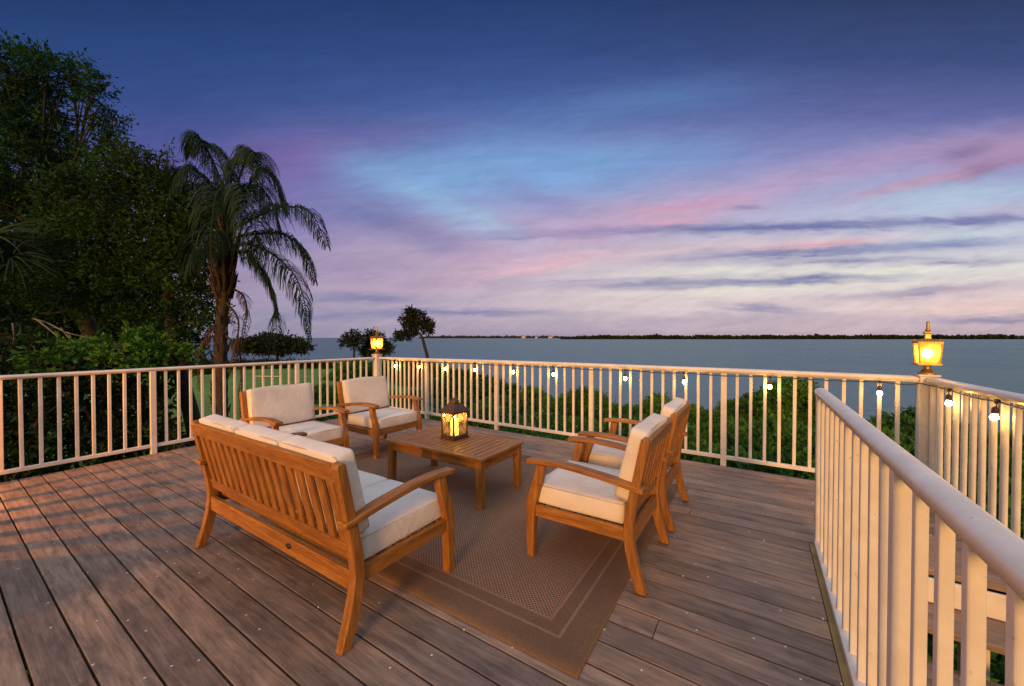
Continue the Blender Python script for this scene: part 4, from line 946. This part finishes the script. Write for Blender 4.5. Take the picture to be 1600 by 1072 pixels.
    sky.sun_rotation = math.atan2(-SUN_TR.x, -SUN_TR.y)
    b1 = nt.nodes.new('ShaderNodeBackground'); b1.inputs[1].default_value = .006; nt.links.new(sky.outputs[0], b1.inputs[0])
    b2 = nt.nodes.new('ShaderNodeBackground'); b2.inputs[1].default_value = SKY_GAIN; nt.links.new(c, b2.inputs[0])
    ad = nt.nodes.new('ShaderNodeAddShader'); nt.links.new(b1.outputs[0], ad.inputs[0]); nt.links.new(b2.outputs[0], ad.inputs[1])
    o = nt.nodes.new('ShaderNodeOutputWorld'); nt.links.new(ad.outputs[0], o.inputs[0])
    w.cycles.sampling_method = 'MANUAL'; w.cycles.sample_map_resolution = 512
SKY_GAIN = .95
PUR, GREY, PINK, CYAN, CREAM = (112, 98, 156), (118, 116, 160), (206, 150, 172), (132, 176, 216), (222, 212, 198)
BLOBS = [
    (900, 335, 330, 85, 4, (176, 166, 194), .38), (1150, 420, 420, 60, 2, (206, 194, 196), .35), (620, 440, 260, 60, 0, (164, 144, 176), .35),
    # big soft masses
    (470, 255, 110, 48, 4, (124, 96, 158), .75), (620, 215, 120, 22, 6, (112, 92, 156), .5), (430, 330, 90, 50, 0, (120, 100, 166), .55),
    (720, 272, 170, 46, 6, (120, 164, 212), .85), (870, 280, 120, 30, 4, (120, 166, 214), .7), (680, 315, 130, 24, -26, (136, 178, 214), .6), (775, 352, 70, 13, -22, (156, 186, 214), .5), (940, 255, 150, 30, 3, (118, 160, 210), .7), (590, 262, 70, 20, -6, (116, 150, 200), .4),
    (1010, 160, 160, 26, 8, (92, 128, 182), .6), (1080, 240, 80, 22, 8, (112, 146, 200), .45),
    (590, 340, 90, 22, -12, (98, 104, 158), .7), (690, 385, 60, 20, -10, (120, 112, 164), .6), (840, 310, 80, 16, -22, (120, 122, 178), .5),
    (560, 420, 130, 22, 0, (140, 118, 166), .5), (650, 445, 150, 18, 2, (172, 140, 170), .6),
    # pink sweeps
    (1000, 345, 190, 26, 10, (198, 156, 186), .7), (1180, 300, 190, 24, 13, (186, 156, 190), .6), (1400, 245, 190, 22, 12, (176, 148, 184), .5), (1560, 238, 120, 26, 10, (192, 148, 172), .6),
    (1440, 285, 130, 10, 13, (196, 140, 160), .7), (1540, 262, 60, 12, 14, (140, 110, 150), .7), (1510, 240, 40, 9, 12, (122, 104, 152), .6),
    (1080, 325, 90, 12, 6, (204, 150, 172), .6), (850, 415, 100, 9, 10, (222, 164, 176), .8), (780, 405, 110, 14, 6, (196, 150, 178), .5), (1270, 380, 110, 8, 5, (218, 170, 178), .75), (1030, 395, 180, 10, 6, (214, 178, 184), .5),
    (1500, 310, 130, 22, 6, (176, 196, 214), .7), (1330, 330, 90, 12, 4, (180, 180, 208), .5), (1580, 330, 80, 14, 8, (190, 160, 180), .4), (1500, 375, 120, 12, 4, (196, 214, 216), .6),
    (1060, 470, 260, 22, 2, (214, 194, 190), .6), (1250, 445, 200, 10, 2, (220, 216, 198), .6), (1520, 460, 140, 12, 6, (206, 176, 182), .6), (1560, 480, 120, 10, 2, (214, 178, 174), .5),
    (1110, 425, 150, 8, 2, (212, 210, 198), .6, 1, .3), (1390, 425, 190, 9, 3, (220, 218, 200), .7, 1, .3), (1150, 455, 200, 7, 1, (216, 208, 192), .5), (1520, 482, 150, 12, 2, (218, 180, 172), .6), (1450, 462, 120, 6, 6, (214, 176, 178), .5), (1050, 348, 50, 6, 6, (222, 158, 176), .6), (1275, 384, 90, 6, 5, (228, 168, 172), .7), (1330, 505, 260, 8, 1, (186, 156, 170), .5),
    # slate streaks
    (1190, 356, 330, 7.5, 1.6, (104, 106, 160), .95, 1, .35), (1520, 345, 170, 7, 2.0, (108, 110, 164), .85, 1, .35), (820, 372, 70, 3, 2, (130, 116, 166), .5),
    (1240, 396, 190, 8, 2.6, (102, 106, 160), .95, 1, .5), (1480, 382, 150, 8, 2.5, (126, 130, 176), .8, 1, .5), (1340, 407, 160, 5, 1.5, (116, 116, 166), .75, 1, .6), (1500, 412, 90, 5, 2, (112, 112, 164), .7, 1, .6),
    (1230, 438, 180, 7, 1.6, (108, 108, 160), .95, 1, .4), (1010, 443, 110, 4.5, 2.0, (120, 116, 164), .75, 1, .6), (1100, 447, 120, 4, 1.0, (118, 114, 162), .7, 1, .6), (920, 438, 80, 3, 2, (140, 128, 166), .5, 1, .6),
    (1190, 483, 75, 6, -3, (116, 114, 160), .75, 1, .3), (1440, 455, 150, 8, 5, (146, 130, 166), .75, 1, .4), (1130, 499, 170, 8, 1.5, (150, 138, 168), .5, 1, .4), (1350, 500, 240, 9, 0, (176, 152, 172), .5, 1, .4),
    (570, 467, 95, 7, -1.5, (104, 106, 156), .85, 1, .4), (740, 488, 140, 5.5, -1, (110, 110, 160), .85, 1, .4), (620, 490, 120, 5, 1, (112, 110, 158), .7, 1, .4), (500, 495, 90, 7, 0, (112, 108, 158), .6, 1, .4),
    (1560, 499, 85, 4.5, 1, (118, 114, 156), .85, 1, .2), (1170, 325, 30, 4, 4, (120, 110, 160), .6),
]
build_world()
sd = bpy.data.lights.new('sun', 'SUN'); sd.energy = 3.4; sd.angle = R(14); sd.color = (1.0, .47, .13)
so = bpy.data.objects.new('sun', sd); COL.objects.link(so)
dirv = Vector((SUN_TR.x*math.cos(SUN_EL), SUN_TR.y*math.cos(SUN_EL), -math.sin(SUN_EL))); so.rotation_euler = dirv.to_track_quat('-Z', 'Y').to_euler()

# ------------------------------------------------------------------ camera and render settings
cd = bpy.data.cameras.new('camera'); cam = bpy.data.objects.new('camera', cd); COL.objects.link(cam)
cam.location = (0, 0, EYE); cam.rotation_euler = (math.pi/2-PITCH, 0, YAW); cd.sensor_width = 36.0; cd.lens = F/1600*36; cd.clip_start = .05; cd.clip_end = 30000
scene.camera = cam
scene.render.engine = 'CYCLES'
scene.view_settings.view_transform = 'Standard'; scene.view_settings.look = 'None'; scene.view_settings.gamma = 1; scene.view_settings.exposure = 0
cy = scene.cycles; cy.use_denoising = True; cy.denoiser = 'OPENIMAGEDENOISE'; cy.max_bounces = 6; cy.diffuse_bounces = 3; cy.glossy_bounces = 3; cy.transmission_bounces = 4; cy.transparent_max_bounces = 10
cy.sample_clamp_indirect = 6.0; cy.caustics_reflective = False; cy.caustics_refractive = False; cy.use_light_tree = True
